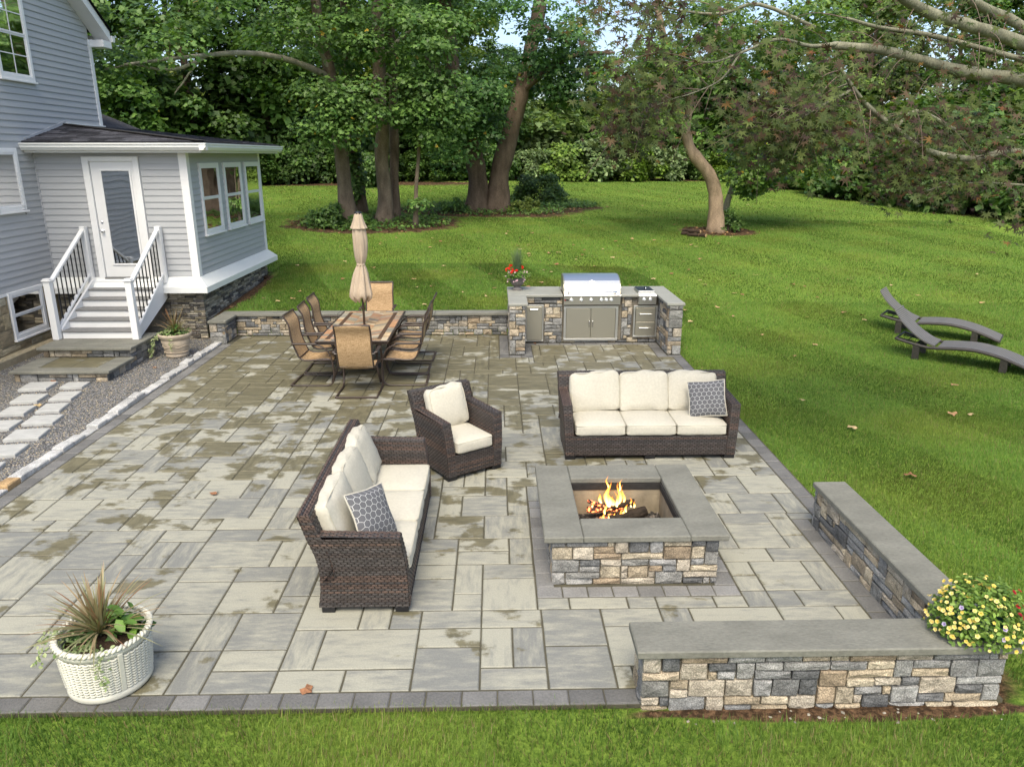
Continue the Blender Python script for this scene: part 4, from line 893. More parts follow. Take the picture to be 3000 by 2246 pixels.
# ------------------------------------------------------------------ wicker furniture
def lin(pts, x):
    for (a, b), (c, d) in zip(pts, pts[1:]):
        if x <= c: t = (x - a) / (c - a) if c > a else 0; return b + (d - b) * max(0, min(1, t))
    return pts[-1][1]
WROW = [(.046, .036, .031), (.076, .049, .037), (.058, .050, .045), (.040, .035, .033), (.092, .060, .045), (.055, .043, .036)]
def patch(core, bars, fn, W, H, seed, flip=False, dens=1.0, vert=False):
    """a curved panel fn(s, t) of woven strands: dark core sheet with raised strands"""
    rn = random.Random(seed); nu, nv = max(1, int(W / .1)), max(1, int(H / .08)); P = lambda s, t: Vector(fn(s, t))
    core.add([P(i / nu, j / nv) for j in range(nv + 1) for i in range(nu + 1)], [(j * (nu + 1) + i, j * (nu + 1) + i + 1, (j + 1) * (nu + 1) + i + 1, (j + 1) * (nu + 1) + i) for j in range(nv) for i in range(nu)])
    rows = max(1, round(H / (.0205 / dens))); cols = max(1, round(W / (.054 / dens))); dv, du = 1 / rows, 1 / cols
    for r in range(rows):
        rc = rn.choice(WROW); off = .5 * (r % 2)
        for c in range(cols + 1):
            s0, s1 = (c - off + .07) * du, (c - off + .93) * du; s0, s1 = max(0, s0), min(1, s1)
            if s1 - s0 < du * .2: continue
            t0, t1 = (r + .07) * dv, (r + .93) * dv
            a, b, cc, d = P(s0, t0), P(s1, t0), P(s1, t1), P(s0, t1); n = (b - a).cross(d - a).normalized() * (-1 if flip else 1)
            k = rn.uniform(.75, 1.3); bars.col = tuple(x * k for x in rc)
            lo, hi = n * .0015, n * .0075; e = (b - a) * .12; f = (d - a) * .15; m = (b - a) * .5
            bars.add([a + lo, b + lo, cc + lo, d + lo, a + e + f + hi * .6, a + m + f + hi, b - e + f + hi * .6, cc - e - f + hi * .6, a + m + (d - a) - f + hi, d + e - f + hi * .6],
                     [(0, 1, 6, 5, 4), (2, 3, 9, 8, 7), (1, 2, 7, 6), (3, 0, 4, 9), (4, 5, 8, 9), (5, 6, 7, 8)])
YB = [(.04, .70), (.2, .675), (.36, .67), (.5, .69), (.66, .745), (.86, .80)]; YF = [(.04, 0), (.3, .004), (.5, .022), (.66, .05)]
def sofa_body(root, w_, seats, seed):
    AT, ZA, ZB, Z0 = .105, .655, .855, .05; core, bars = MB(), MB(); hw = w_ / 2
    fl = lambda z: .035 * max(0, z - .15) / .5
    yb = lambda z: lin(YB, z); yf = lambda z: lin(YF, z)
    for sg in (-1, 1):
        ox = lambda z: sg * (hw + fl(z)); ix = lambda z: sg * (hw + fl(z) - AT)
        patch(core, bars, lambda s, t: (ox(Z0 + (ZA - Z0) * t), yf(Z0 + (ZA - Z0) * t) * (1 - s) + yb(Z0 + (ZA - Z0) * t) * s, Z0 + (ZA - Z0) * t), .70, ZA - Z0, seed + sg, sg < 0)
        patch(core, bars, lambda s, t: (ox(ZA) * (1 - t) + ix(ZA) * t, yf(ZA) + (.66 - yf(ZA)) * s, ZA + .02 * s), .62, AT, seed + 3 + sg, sg < 0)
        patch(core, bars, lambda s, t: (ix(Z0 + (ZA - Z0) * t), yf(Z0 + (ZA - Z0) * t) * (1 - s) + .68 * s, Z0 + (ZA - Z0) * t + .02 * s * t), .65, ZA - Z0, seed + 5 + sg, sg > 0)
        patch(core, bars, lambda s, t: (ox(Z0 + (ZA - Z0) * t) * (1 - s) + ix(Z0 + (ZA - Z0) * t) * s, yf(Z0 + (ZA - Z0) * t), Z0 + (ZA - Z0) * t), AT, ZA - Z0, seed + 7 + sg, sg > 0)
        za = lambda t: ZA + .0 + (ZB - ZA) * t
        patch(core, bars, lambda s, t: (ox(ZA) * 1.0, (yb(za(t)) - .115 + .03 * t) * (1 - s) + yb(za(t)) * s, za(t)), .11, ZB - ZA, seed + 9 + sg, sg < 0)
    ex = hw + fl(ZA)
    patch(core, bars, lambda s, t: (-(hw + fl(Z0 + (ZB - Z0) * t)) * (1 - 2 * s), yb(Z0 + (ZB - Z0) * t), Z0 + (ZB - Z0) * t), w_, ZB - Z0, seed + 20, True)
    patch(core, bars, lambda s, t: (-ex * (1 - 2 * s), yb(ZB) - .085 * (1 - t), ZB), w_, .085, seed + 21)
    patch(core, bars, lambda s, t: (-ex * (1 - 2 * s), (.64 if t < .01 else yb(.3 + (ZB - .3) * t) - .115 + .03 * t), .3 + (ZB - .3) * t), w_, .5, seed + 22)
    patch(core, bars, lambda s, t: (-(hw - AT + .005) * (1 - 2 * s), .012, Z0 + .235 * t), w_ - 2 * AT, .235, seed + 23)
    core.add([(-hw + .1, .012, .285), (hw - .1, .012, .285), (hw - .1, .68, .285), (-hw + .1, .68, .285), (-hw, .0, Z0), (hw, .0, Z0), (hw, .7, Z0), (-hw, .7, Z0)], [(0, 1, 2, 3), (4, 5, 6, 7)])
    fr = core.build('frame', 'wicker_core', root); wv = bars.build('weave', 'wicker', fr, colored=True); wv['kind'] = 'stuff'
    for x in ((-hw + .06, hw - .06, 0) if seats > 1 else (-hw + .06, hw - .06)):
        for y in (.06, .63): MB().box((x - .06, y - .05, 0), (x + .06, y + .05, .052), .005).build('foot', 'black_metal', root)
    iw = (w_ - 2 * AT - .015) / seats; D = .60
    for i in range(seats):
        cx = -(w_ / 2 - AT) + .0075 + iw * (i + .5)
        V, F = roundbox(iw - .006, D, .145, .035, 9, .022, .004, seed + i); o = mesh_obj('seat_cushion', V, F, 'cushion', root, smooth=True); o.location = (cx, .012 + D / 2 - .02, .288)
        for z in (.03, .128):
            q = MB(); a, b = (iw - .006) / 2 - .004, D / 2 - .004; rr = .03; path = []
            for (sx, sy, a0) in ((1, 1, 0), (-1, 1, 90), (-1, -1, 180), (1, -1, 270)):
                for k in range(4): an = R(a0 + k * 30); path.append((sx * (a - rr) + rr * math.cos(an), sy * (b - rr) + rr * math.sin(an), z + .003 * math.sin(3 * k)))
            path.append(path[0]); q.tube(path, .0055, 5, cap=False); q.build('piping', 'piping', o, smooth=True)
        hgt = .47; tl = R(72 + rng.uniform(-4, 3)); bw = iw + .012
        V, F = roundbox(bw, hgt, .145, .045, 11, .034, .012, seed + 40 + i); mt = Matrix.Rotation(tl, 4, 'X')
        V = [mt @ Vector((p.x * (1 - .04 * (p.y / hgt) ** 2), p.y + hgt / 2 + .012 * math.sin(5 * p.x / bw + i), p.z - .07)) for p in V]
        o = mesh_obj('back_cushion', V, F, 'cushion', root, smooth=True); o.location = (cx, .52, .425); o.rotation_euler = (0, R(rng.uniform(-2, 2)), R(rng.uniform(-3, 3)))
        q = MB(); path = [mt @ Vector(((bw / 2 - .012) * (abs(math.cos(t)) ** .3) * (1 if math.cos(t) > 0 else -1), hgt / 2 + (hgt / 2 - .012) * (abs(math.sin(t)) ** .3) * (1 if math.sin(t) > 0 else -1), .062)) for t in np.linspace(0, 2 * math.pi, 49)]
        q.tube(path, .005, 5, cap=False); q.build('piping', 'piping', o, smooth=True)
def sofa(name, loc, rz, w_, seats, lab, cat, seed):
    r = empty(name, loc, rz, lab, cat); sofa_body(r, w_, seats, seed); return r
sofa('sofa', (1.795, 8.13, 0), 0, 1.99, 3, 'dark wicker sofa facing the fire pit from behind, with cream cushions', 'sofa', 100)
sofa('sofa', (-.685, 6.13, 0), R(90), 2.05, 3, 'dark wicker sofa seen from its end, left of the fire pit', 'sofa', 200)
sofa('armchair', (-.235, 7.72, 0), R(34.5), .70, 1, 'dark wicker armchair with one cream cushion between the two sofas', 'armchair', 300)
def throw_pillow(loc, rot, lab, S=.43):
    n = 14; V = []; F = []; uv = []
    for sd_ in (1, -1):
        k = len(V)
        for i in range(n + 1):
            for j in range(n + 1):
                u, v = i / n * 2 - 1, j / n * 2 - 1; e = max(0, (1 - u * u) * (1 - v * v)) ** .45
                V.append((u * S / 2 * (1 - .07 * (1 - abs(v)) * abs(u)), v * S / 2 * (1 - .07 * (1 - abs(u)) * abs(v)), sd_ * (.075 * e + .002) + .006 * math.sin(5 * u + 3 * v))); uv.append((u * .5, v * .5))
        for i in range(n):
            for j in range(n):
                q = (k + i * (n + 1) + j, k + (i + 1) * (n + 1) + j, k + (i + 1) * (n + 1) + j + 1, k + i * (n + 1) + j + 1); F.append(q if sd_ > 0 else q[::-1])
    o = mesh_obj('throw_pillow', V, F, 'pillow_hex', None, smooth=True, uv=uv); o.data.materials.append(MATS['cushion'])
    for p in o.data.polygons:
        if p.index >= n * n: p.material_index = 1
    path = []
    for (a, b, c, d) in ((-1, -1, 1, -1), (1, -1, 1, 1), (1, 1, -1, 1), (-1, 1, -1, -1)):
        for t in np.linspace(0, 1, 8)[:-1]:
            u, v = a + (c - a) * t, b + (d - b) * t; path.append((u * S / 2 * (1 - .07 * (1 - abs(v)) * abs(u)), v * S / 2 * (1 - .07 * (1 - abs(u)) * abs(v)), .006 * math.sin(5 * u + 3 * v)))
    path.append(path[0]); MB().tube(path, .007, 6, cap=False).build('piping', 'cushion', o, smooth=True)
    o.location = loc; o.rotation_euler = rot; tag(o, lab, 'pillow', 'grey hexagon throw pillows'); return o
throw_pillow((2.49, 8.40, .655), (R(66), R(-8), R(-14)), 'grey hexagon throw pillow on the sofa behind the fire pit')
throw_pillow((-1.0, 5.46, .66), (R(62), R(8), R(58)), 'grey hexagon throw pillow on the sofa seen from its end')

# ------------------------------------------------------------------ dining set
tb = empty('dining_table', (-2.19, 12.28, 0), 0, 'long rectangular tile-topped dining table with bronze frame', 'table')
TW, TL, TH = 1.12, 2.32, .72; rt = random.Random(4)
def tframe(m, x0, x1, y0, y1, wd, z0, z1):
    m.box((x0, y0, z0), (x1, y0 + wd, z1), .006); m.box((x0, y1 - wd, z0), (x1, y1, z1), .006); m.box((x0, y0 + wd, z0), (x0 + wd, y1 - wd, z1), .006); m.box((x1 - wd, y0 + wd, z0), (x1, y1 - wd, z1), .006)
m = MB(); tframe(m, -TW / 2, TW / 2, -TL / 2, TL / 2, .03, TH - .028, TH); tframe(m, -TW / 2 + .02, TW / 2 - .02, -TL / 2 + .02, TL / 2 - .02, .03, TH - .065, TH - .030); m.build('table_frame', 'bronze', tb)
MB().box((-TW / 2 + .031, -TL / 2 + .031, TH - .03), (TW / 2 - .031, TL / 2 - .031, TH - .008)).build('tabletop', 'mortar', tb)
TC = [(.42, .30, .17), (.36, .24, .13), (.46, .36, .22), (.30, .27, .20), (.40, .22, .11), (.24, .22, .17), (.48, .40, .27), (.34, .20, .12)]
def tile(x0, y0, x1, y1, col=None, z=TH - .003):
    c_ = col or rt.choice(TC); k = rt.uniform(.8, 1.2); m = MB(); m.col = tuple(v * k for v in c_); m.box((x0 + .002, y0 + .002, TH - .008), (x1 - .002, y1 - .002, z), .0015); m.build('tile', 'tile', tb, colored=True)
bx, by = TW / 2 - .032, TL / 2 - .032
for i in range(20):
    a, b = -by + 2 * by * i / 20, -by + 2 * by * (i + 1) / 20; tile(-bx, a, -bx + .10, b); tile(bx - .10, a, bx, b)
for i in range(8):
    a, b = -bx + .10 + (2 * bx - .20) * i / 8, -bx + .10 + (2 * bx - .20) * (i + 1) / 8; tile(a, -by, b, -by + .10); tile(a, by - .10, b, by)
BR = (.10, .055, .03)
tile(-bx + .10, -by + .10, -bx + .165, by - .10, BR); tile(bx - .165, -by + .10, bx - .10, by - .10, BR); tile(-bx + .165, -by + .10, bx - .165, -by + .13, BR); tile(-bx + .165, by - .13, bx - .165, by - .10, BR)
fx0, fx1, fy0, fy1 = -bx + .167, bx - .167, -by + .132, by - .132; nc = 4; cw = (fx1 - fx0) / nc
for c_ in range(nc):
    sgn = 1 if c_ % 2 else -1; xa, xb = fx0 + cw * c_, fx0 + cw * (c_ + 1); hgt = .115; sl_ = cw * .8 * sgn; y = fy0 - .3
    while y < fy1 + .3:
        q = [(xa + .001, y), (xb - .001, y + sl_), (xb - .001, y + sl_ + hgt - .003), (xa + .001, y + hgt - .003)]
        q = [(a, max(fy0, min(fy1, b))) for a, b in q]; y += hgt
        if max(b for a, b in q) - min(b for a, b in q) < .03 or (q[0][1] == q[3][1] and q[1][1] == q[2][1]): continue
        k = rt.uniform(.75, 1.2); cc_ = rt.choice(TC); m = MB(); m.col = tuple(v * k for v in cc_)
        V = [(a, b, TH - .0075) for a, b in q] + [(a, b, TH - .003) for a, b in q]; m.add(V, [(4, 5, 6, 7), (0, 1, 5, 4), (1, 2, 6, 5), (2, 3, 7, 6), (3, 0, 4, 7)]); m.build('tile', 'tile', tb, colored=True)
for sx in (-1, 1):
    for sy in (-1, 1):
        MB().tube([(sx * .36, sy * .92, TH - .06), (sx * .33, sy * .86, .5), (sx * .30, sy * .80, .25), (sx * .38, sy * .93, .0)], .022, 8).build('leg', 'bronze', tb, smooth=True)
MB().beam((-.34, -.86, .5), (-.34, .86, .5), .02, .03).beam((.34, -.86, .5), (.34, .86, .5), .02, .03).build('stretcher', 'bronze', tb)
# umbrella
um = empty('patio_umbrella', (-2.19, 12.30, 0), 0, 'closed beige umbrella standing through the dining table', 'umbrella')
MB().tube([(0, 0, .03), (0, 0, 2.50)], .02, 10).build('pole', 'bronze', um, smooth=True)
MB().lathe([(.26, 0), (.27, .02), (.24, .04), (.10, .06), (.04, .09), (.035, .28), (.028, .30)], 20).build('base', 'black_metal', um, smooth=True)
CP = [(.105, 1.14), (.150, 1.16), (.175, 1.20), (.165, 1.28), (.150, 1.36), (.13, 1.46), (.11, 1.56), (.085, 1.64), (.062, 1.70), (.060, 1.725), (.070, 1.75), (.092, 1.84), (.105, 1.95), (.112, 2.06), (.110, 2.16), (.100, 2.25), (.085, 2.34)]
def pleat(a, z, i):
    k = .30 if i < 9 else .16
    return 1 + k * (abs(math.sin(4 * a + .5 * math.sin(3 * z + a))) - .6) + .06 * math.sin(11 * a + 5 * z)
cn = MB().lathe(CP, 64, fn=pleat); cn.v = [(x + .015 * math.sin(4 * z) - .006, y, z + (.05 * math.sin(8 * math.atan2(y, x)) if i < 64 else (.03 * math.sin(8 * math.atan2(y, x)) if i < 192 else 0))) for i, (x, y, z) in enumerate(cn.v)]
cn.f = cn.f[:-2]; ca_ = cn.build('canopy', 'canvas', um, smooth=True)
MB().lathe([(.066, 1.695), (.070, 1.71), (.066, 1.728)], 24).build('tie', 'canvas', ca_, smooth=True)
vt = MB().lathe([(.128, 2.29), (.105, 2.345), (.082, 2.42), (.066, 2.49), (.055, 2.525)], 48, fn=lambda a, z, i: 1 + (.10 if i < 2 else .05) * math.sin(8 * a)); vt.f = vt.f[:-2]; vt.build('vent', 'canvas', um, smooth=True)
MB().lathe([(.058, 2.515), (.058, 2.54), (.03, 2.555)], 20).build('finial', 'black_metal', um, smooth=True)
# sling chairs
CS = [(.335, 1.10), (.325, 1.06), (.275, .98), (.255, .88), (.25, .78), (.225, .66), (.185, .55), (.16, .48), (.125, .43), (.06, .405), (-.05, .405), (-.18, .42), (-.28, .43), (-.335, .415), (-.36, .385)]
def smooth_path(pts, n=3):
    out = []; P = [Vector(p) for p in pts]
    for i in range(len(P) - 1):
        a, b, c, d = P[max(0, i - 1)], P[i], P[i + 1], P[min(len(P) - 1, i + 2)]
        for k in range(n):
            t = k / n; out.append(.5 * ((2 * b) + (-a + c) * t + (2 * a - 5 * b + 4 * c - d) * t * t + (-a + 3 * b - 3 * c + d) * t ** 3))
    return out + [P[-1]]
def make_chair():
    ch = empty('dining_chair'); hw = .255
    prof = smooth_path([(0, y, z) for y, z in CS], 2); n = len(prof); V = []; F = []
    for p in prof:
        for x in (-hw + .012, -hw / 2, 0, hw / 2, hw - .012): V.append((x, p.y + .012 * (1 - (x / hw) ** 2) * (1 if p.z > .5 else 0), p.z - .012 * (1 - (x / hw) ** 2) * (1 if p.z < .5 else 0)))
    o = len(V); V += [(x, y + .004, z - .004) for x, y, z in V]
    for i in range(n - 1):
        for j in range(4): a = i * 5 + j; F += [(a, a + 1, a + 6, a + 5), (o + a, o + a + 5, o + a + 6, o + a + 1)]
    F += [(j, o + j, o + j + 1, j + 1) for j in range(4)]
    mesh_obj('sling', V, F, 'sling', ch, smooth=True)
    for sx in (-1, 1):
        MB().tube([(sx * hw, p.y, p.z) for p in prof], .0135, 8).build('side_rail', 'bronze', ch, smooth=True)
        arm = smooth_path([(sx * .29, .235, .665), (sx * .30, .12, .668), (sx * .305, -.08, .668), (sx * .305, -.20, .645), (sx * .30, -.30, .575), (sx * .30, -.355, .46), (sx * .30, -.38, .32), (sx * .30, -.385, .18), (sx * .30, -.365, .08), (sx * .30, -.31, .028), (sx * .30, -.20, .016), (sx * .30, .10, .016), (sx * .30, .29, .016)], 3)
        MB().tube(arm, .0165, 8, flat=.75).build('spring_leg', 'bronze', ch, smooth=True)
        MB().tube([(sx * .256, .235, .66), (sx * .29, .235, .665)], .012, 6).build('arm_bracket', 'bronze', ch)
        MB().tube([(sx * .30, -.357, .43), (sx * .25, -.18, .40)], .013, 6).build('seat_bracket', 'bronze', ch)
        MB().box((sx * .305 - .026, -.16, .668), (sx * .305 + .026, .22, .688), .008).build('armrest', 'bronze', ch)
    MB().beam((-.30, .285, .016), (.30, .285, .016), .035, .028, .004).build('base_bar', 'bronze', ch); MB().tube([(-hw, .335, 1.10), (hw, .335, 1.10)], .014, 8).build('top_rail', 'bronze', ch); MB().tube([(-hw, -.36, .385), (hw, -.36, .385)], .012, 6).build('front_rail', 'bronze', ch); MB().tube([(-hw, .14, .44), (hw, .14, .44)], .011, 6).build('cross_rail', 'bronze', ch)
    return ch
c0 = make_chair()
CH = [(-2.05, 10.80, 180, 'brown sling chair at the near head of the dining table, seen from behind'), (-2.22, 14.00, 0, 'brown sling chair at the far head of the dining table, behind the umbrella'),
      (-2.86, 11.43, 88, 'nearest brown sling chair on the left side of the dining table'), (-2.84, 12.16, 92, 'middle brown sling chair on the left side of the dining table'), (-2.86, 12.90, 90, 'farthest brown sling chair on the left side of the dining table'),
      (-1.37, 11.43, -90, 'nearest brown sling chair on the right side of the dining table'), (-1.40, 12.10, -90, 'middle brown sling chair on the right side of the dining table'), (-1.38, 12.88, -91, 'farthest brown sling chair on the right side of the dining table')]
for i, (x, y, a, lab) in enumerate(CH):
    c_ = c0 if i == 0 else copy_tree(c0); c_.location = (x, y, 0); c_.rotation_euler = (0, 0, R(a)); tag(c_, lab, 'chair', 'sling chairs round the dining table')
# chaises on the lawn
def make_chaise():
    r = empty('chaise_longue'); W2 = .31          # local +x: from head to foot
    seat = smooth_path([(.62, 0, .29), (.9, 0, .325), (1.2, 0, .335), (1.5, 0, .29), (1.75, 0, .22), (2.02, 0, .12)], 4)
    fr = smooth_path([(-.05, 0, .34), (.2, 0, .29), (.45, 0, .255), (.62, 0, .262), (.9, 0, .295), (1.2, 0, .305), (1.5, 0, .26), (1.75, 0, .19), (2.03, 0, .09)], 4)
    for sy in (-1, 1): MB().tube([(p.x, sy * W2, p.z) for p in fr], .026, 8, flat=1.0).build('side_rail', 'chaise_rail', r, smooth=True)
    def sheet(path, hw, name, th=.02):
        V = []; n = len(path)
        for p in path: V += [(p.x, -hw, p.z), (p.x, hw, p.z)]
        o = len(V); V += [(x, y, z - th) for x, y, z in V]; F = []
        for i in range(n - 1): a = 2 * i; F += [(a, a + 2, a + 3, a + 1), (o + a, o + a + 1, o + a + 3, o + a + 2), (a, o + a, o + a + 2, a + 2), (a + 1, a + 3, o + a + 3, o + a + 1)]
        F += [(0, 1, o + 1, o), (2 * n - 2, o + 2 * n - 2, o + 2 * n - 1, 2 * n - 1)]
        return mesh_obj(name, V, F, 'chaise_weave', r, smooth=False)
    sheet(seat, W2 - .01, 'seat')
    sheet(smooth_path([(.57, 0, .30), (.42, 0, .35), (.22, 0, .47), (.02, 0, .64), (-.10, 0, .79), (-.13, 0, .84)], 4), W2 - .03, 'backrest', .025)
    for x, z in ((-.05, .34), (.28, .275), (2.02, .09)): MB().tube([(x, -W2, z), (x, W2, z)], .02, 6).build('cross_bar', 'chaise_rail', r)
    for sy in (-1, 1): MB().tube([(.12, sy * .18, .30), (.24, sy * .18, .45)], .008, 6).build('prop', 'black_metal', r)
    MB().beam((-.02, -.16, .325), (.4, -.16, .27), .012, .02).beam((-.02, .16, .325), (.4, .16, .27), .012, .02).build('ratchet_rail', 'black_metal', r)
    for x, z in ((.30, .26), (1.62, .23)):
        for sy in (-1, 1): MB().prism([(sy * (W2 + .02), z), (sy * (W2 - .03), z), (sy * (W2 - .05), 0), (sy * (W2 - .01), 0)], x - .06, x + .05, 'x').build('leg', 'chaise_rail', r)
    return r
h0 = make_chaise(); h1 = copy_tree(h0)
for o, (x, y, a), lab in ((h0, (7.32, 13.02, -40.5), 'nearer of two grey woven chaises on the lawn'), (h1, (7.98, 14.92, -38), 'farther of two grey woven chaises on the lawn')):
    o.location = (x, y, tz(x + .7, y - .6) + .0); o.rotation_euler = (0, 0, R(a)); tag(o, lab, 'chaise longue', 'chaises on the lawn')
# ------------------------------------------------------------------ leaves and planting
def star(lobes, notch=.45, spread=250, asp=1.0):
    """a lobed leaf outline in the xy plane, stem at the origin, tip along +y, as a fan"""
    pts = []
    for i in range(lobes):
        a = R(-spread / 2 + spread * i / (lobes - 1)); L = 1.0 - .42 * abs(i - (lobes - 1) / 2) / ((lobes - 1) / 2)
        pts.append((math.sin(a) * L * asp, math.cos(a) * L))
        if i < lobes - 1:
            a2 = R(-spread / 2 + spread * (i + .5) / (lobes - 1)); pts.append((math.sin(a2) * notch * asp, math.cos(a2) * notch))
    V = [(0, 0, .0)] + [(x, y, -.16 * (x * x + y * y)) for x, y in pts]; F = [(0, i + 1, i) for i in range(1, len(pts))]
    return np.array(V) * .62, np.array(F)
MAPLE = star(5, .62); JAP = star(7, .30, 270, .95)
OVAL = (np.array([(0, 0, 0), (.28, .35, .05), (.22, .75, .03), (0, 1, -.08), (-.22, .75, .03), (-.28, .35, .05)]), np.array([(0, 1, 2), (0, 2, 3), (0, 3, 4), (0, 4, 5)]))
QUADL = (np.array([(-.34, 0, 0), (.30, .10, .06), (.42, .8, -.04), (-.22, .95, .05)]), np.array([(0, 1, 2), (0, 2, 3)]))
def scatter(name, P, Nrm, size, tmpl, cols, mat, parent=None, rs=nr, droop=None):
    """one mesh of many leaves: positions P, facing Nrm"""
    TV, TF = tmpl; n = len(P); k = len(TV)
    Nn = Nrm / np.linalg.norm(Nrm, axis=1)[:, None]
    r = rs.normal(size=(n, 3)) if droop is None else droop
    t = r - (r * Nn).sum(1)[:, None] * Nn; t /= np.linalg.norm(t, axis=1)[:, None] + 1e-9; b = np.cross(t, Nn)
    V = P[:, None] + (TV[None, :, 0, None] * b[:, None] + TV[None, :, 1, None] * t[:, None] + TV[None, :, 2, None] * Nn[:, None]) * size[:, None, None]
    F = (TF[None] + (np.arange(n) * k)[:, None, None]).reshape(-1, 3)
    return np_mesh(name, V.reshape(-1, 3), F, mat, parent, np.repeat(cols, k, 0))
def clump_cloud(centres, radii, n_each, rs, flat=.55, shell=.55):
    """points in flattened clumps, thicker towards their upper outer skin; returns points and facing directions"""
    c = np.repeat(centres, n_each, 0); rad = np.repeat(radii, n_each); n = len(c)
    d = rs.normal(size=(n, 3)); d /= np.linalg.norm(d, axis=1)[:, None]; d[:, 2] = np.where(rs.rand(n) < .6, np.abs(d[:, 2]), d[:, 2])
    rr = rad * (shell + (1 - shell) * rs.rand(n)) * rs.uniform(.5, 1.15, n) ** .5
    o = d * rr[:, None]; o[:, 2] *= flat
    nn = d * .55 + np.array([0, -.28, .75])[None] + rs.normal(0, .38, (n, 3))
    return c + o, nn
def palette(base, n, rs, spread=.3, yellow=.0):
    t = rs.rand(n)[:, None]; c = np.array(base[0])[None] * (1 - t) + np.array(base[1])[None] * t; c = c * rs.uniform(1 - spread, 1 + spread, n)[:, None]
    if yellow: m = rs.rand(n) < yellow; c[m] = np.array([.42, .30, .03]) * rs.uniform(.6, 1.1, m.sum())[:, None]
    return c
G_MAPLE = ((.055, .125, .026), (.16, .27, .06)); G_DARK = ((.042, .098, .022), (.115, .195, .042)); G_LIME = ((.09, .165, .026), (.22, .32, .055)); G_PALE = ((.09, .15, .05), (.21, .28, .11)); G_OLIVE = ((.09, .145, .022), (.21, .265, .05))
def limb(path, r0, r1, n=3): 
    P = smooth_path(path, n); m = len(P); return P, [r0 + (r1 - r0) * i / (m - 1) for i in range(m)]
BARK_G, BARK_B, BARK_L = (.20, .155, .11), (.135, .10, .07), (.31, .29, .215)
def tree(name, base, lab, grp, trunks, clusters, leaf=.2, n_each=230, cols=G_MAPLE, seed=0, bark=BARK_G, yellow=.004, tmpl=MAPLE, crown_r=(.75, 1.35), flat=.55, mat='leaf', extra=None):
    """base: foot of the tree. trunks: list of (path, r0, r1) in world metres; clusters: world centres of leaf clumps"""
    n_each = int(n_each * 1.3); leaf *= .86; rs = np.random.RandomState(seed); r = empty(name, base, 0, lab, 'tree', grp); b = Vector(base); m = MB(); rl = random.Random(seed)
    for i, (path, r0, r1) in enumerate(trunks):
        P, rad = limb(path, r0, r1)
        if i == 0 or path[0][2] < b.z + .4: rad[0] *= 1.55; rad[1] *= 1.28; rad[2] *= 1.1
        rad = [q * rl.uniform(.93, 1.07) for q in rad]; k = rl.uniform(.85, 1.15); m.col = tuple(c * k for c in (bark if r0 > .13 or i == 0 else BARK_L)); m.tube([p - b for p in P], rad, 14)
    m.v = [(x + .035 * math.sin(9 * y + 3 * z) * min(1, abs(x) + .2) * (z > -1), y + .03 * math.sin(11 * x + 2.3 * z), z) for x, y, z in m.v]
    m.build('trunk', 'bark', r, smooth=True, colored=True)
    cl = [c for c in clusters if not hides(c)]; cl = np.array(cl); rad = rs.uniform(*crown_r, len(cl)); P, N_ = clump_cloud(cl, rad, n_each, rs, flat); P = P - np.array(b)[None]
    c = palette(cols, len(P), rs, .28, yellow); c *= np.repeat(rs.uniform(.75, 1.25, len(cl)), n_each)[:, None]
    scatter('crown', P, N_, rs.uniform(.45, 1.3, len(P)) * leaf, tmpl, c, mat, r, rs)
    return r
def on_screen(p):
    d = np.array(p) - np.array([0, 0, CAMH]); c = d @ _f; return (1500 + 2200 * (d @ _r) / c) / k_, (1123 - 2200 * (d @ _u) / c) / k_
k_ = 3000 / 2212
def hides(p):
    """clumps that would cover the trunks the photograph shows bare"""
    x, y = on_screen(p); return (797 < x < 845 and 60 < y < 200 and p[1] < 27.5) or (797 < x < 870 and 290 < y < 460 and p[1] < 29) or (1075 < x < 1140 and 195 < y < 330 and p[1] < 31.5) or (1000 < x < 1050 and 330 < y < 440) or (690 < x < 735 and 60 < y < 150 and p[1] < 27)
def cloud_box(n, x, y, z, rs, keep=None):
    out = []
    while len(out) < n:
        p = (rs.uniform(*x), rs.uniform(*y), rs.uniform(*z))
        if keep is None or keep(p): out.append(p)
    return out
k_ = 3000 / 2212
def px(x, y, Y): return tuple(onY(x * k_, y * k_, Y))       # a point seen at full-view pixel (x, y), at depth Y
rs = np.random.RandomState(77)
GRP = 'large trees standing on the lawn'
# leaning maple with the long pale limb to the left
B = (-5.14, 26.85, tz(-5.14, 26.85) - .1)
lm1 = [px(720, 170, 26.5), px(640, 135, 25.5), px(560, 117, 24.5), px(490, 116, 23.6), px(445, 120, 22.8), px(400, 124, 22), px(330, 132, 21.3), px(270, 140, 21)]
lm2 = [px(450, 120, 22.9), px(425, 132, 22.6), px(390, 148, 22.2), px(340, 150, 21.8), px(290, 140, 21.5), px(225, 150, 21.2)]
cl = cloud_box(30, (-15.5, -7), (20, 24.5), (5.3, 9.5), rs) + cloud_box(12, (-14.5, -9.5), (20, 23), (4.2, 5.8), rs) + cloud_box(26, (-8.5, -3.2), (24, 29), (6.2, 11), rs) + [px(700, 210, 25), px(735, 225, 25), px(775, 210, 25), px(720, 255, 25), px(755, 250, 25), px(690, 290, 25.2), px(745, 290, 24.8), px(800, 250, 25)] * 2
tree('leaning_maple', B, 'leaning maple at the left of the tree group, its pale limb reaching left', GRP,
     [([B, px(745, 400, 26.9), px(735, 320, 26.8), px(722, 240, 26.6), px(712, 150, 26.4), px(690, 60, 26.2), px(670, -60, 26)], .27, .15), (lm1, .105, .03), (lm2, .055, .02), ([px(440, 122, 23), px(395, 180, 23), px(375, 205, 23)], .03, .012), ([px(725, 180, 26.5), px(690, 110, 26), px(640, 60, 25)], .10, .05)],
     cl, .19, 210, seed=1, yellow=.006)
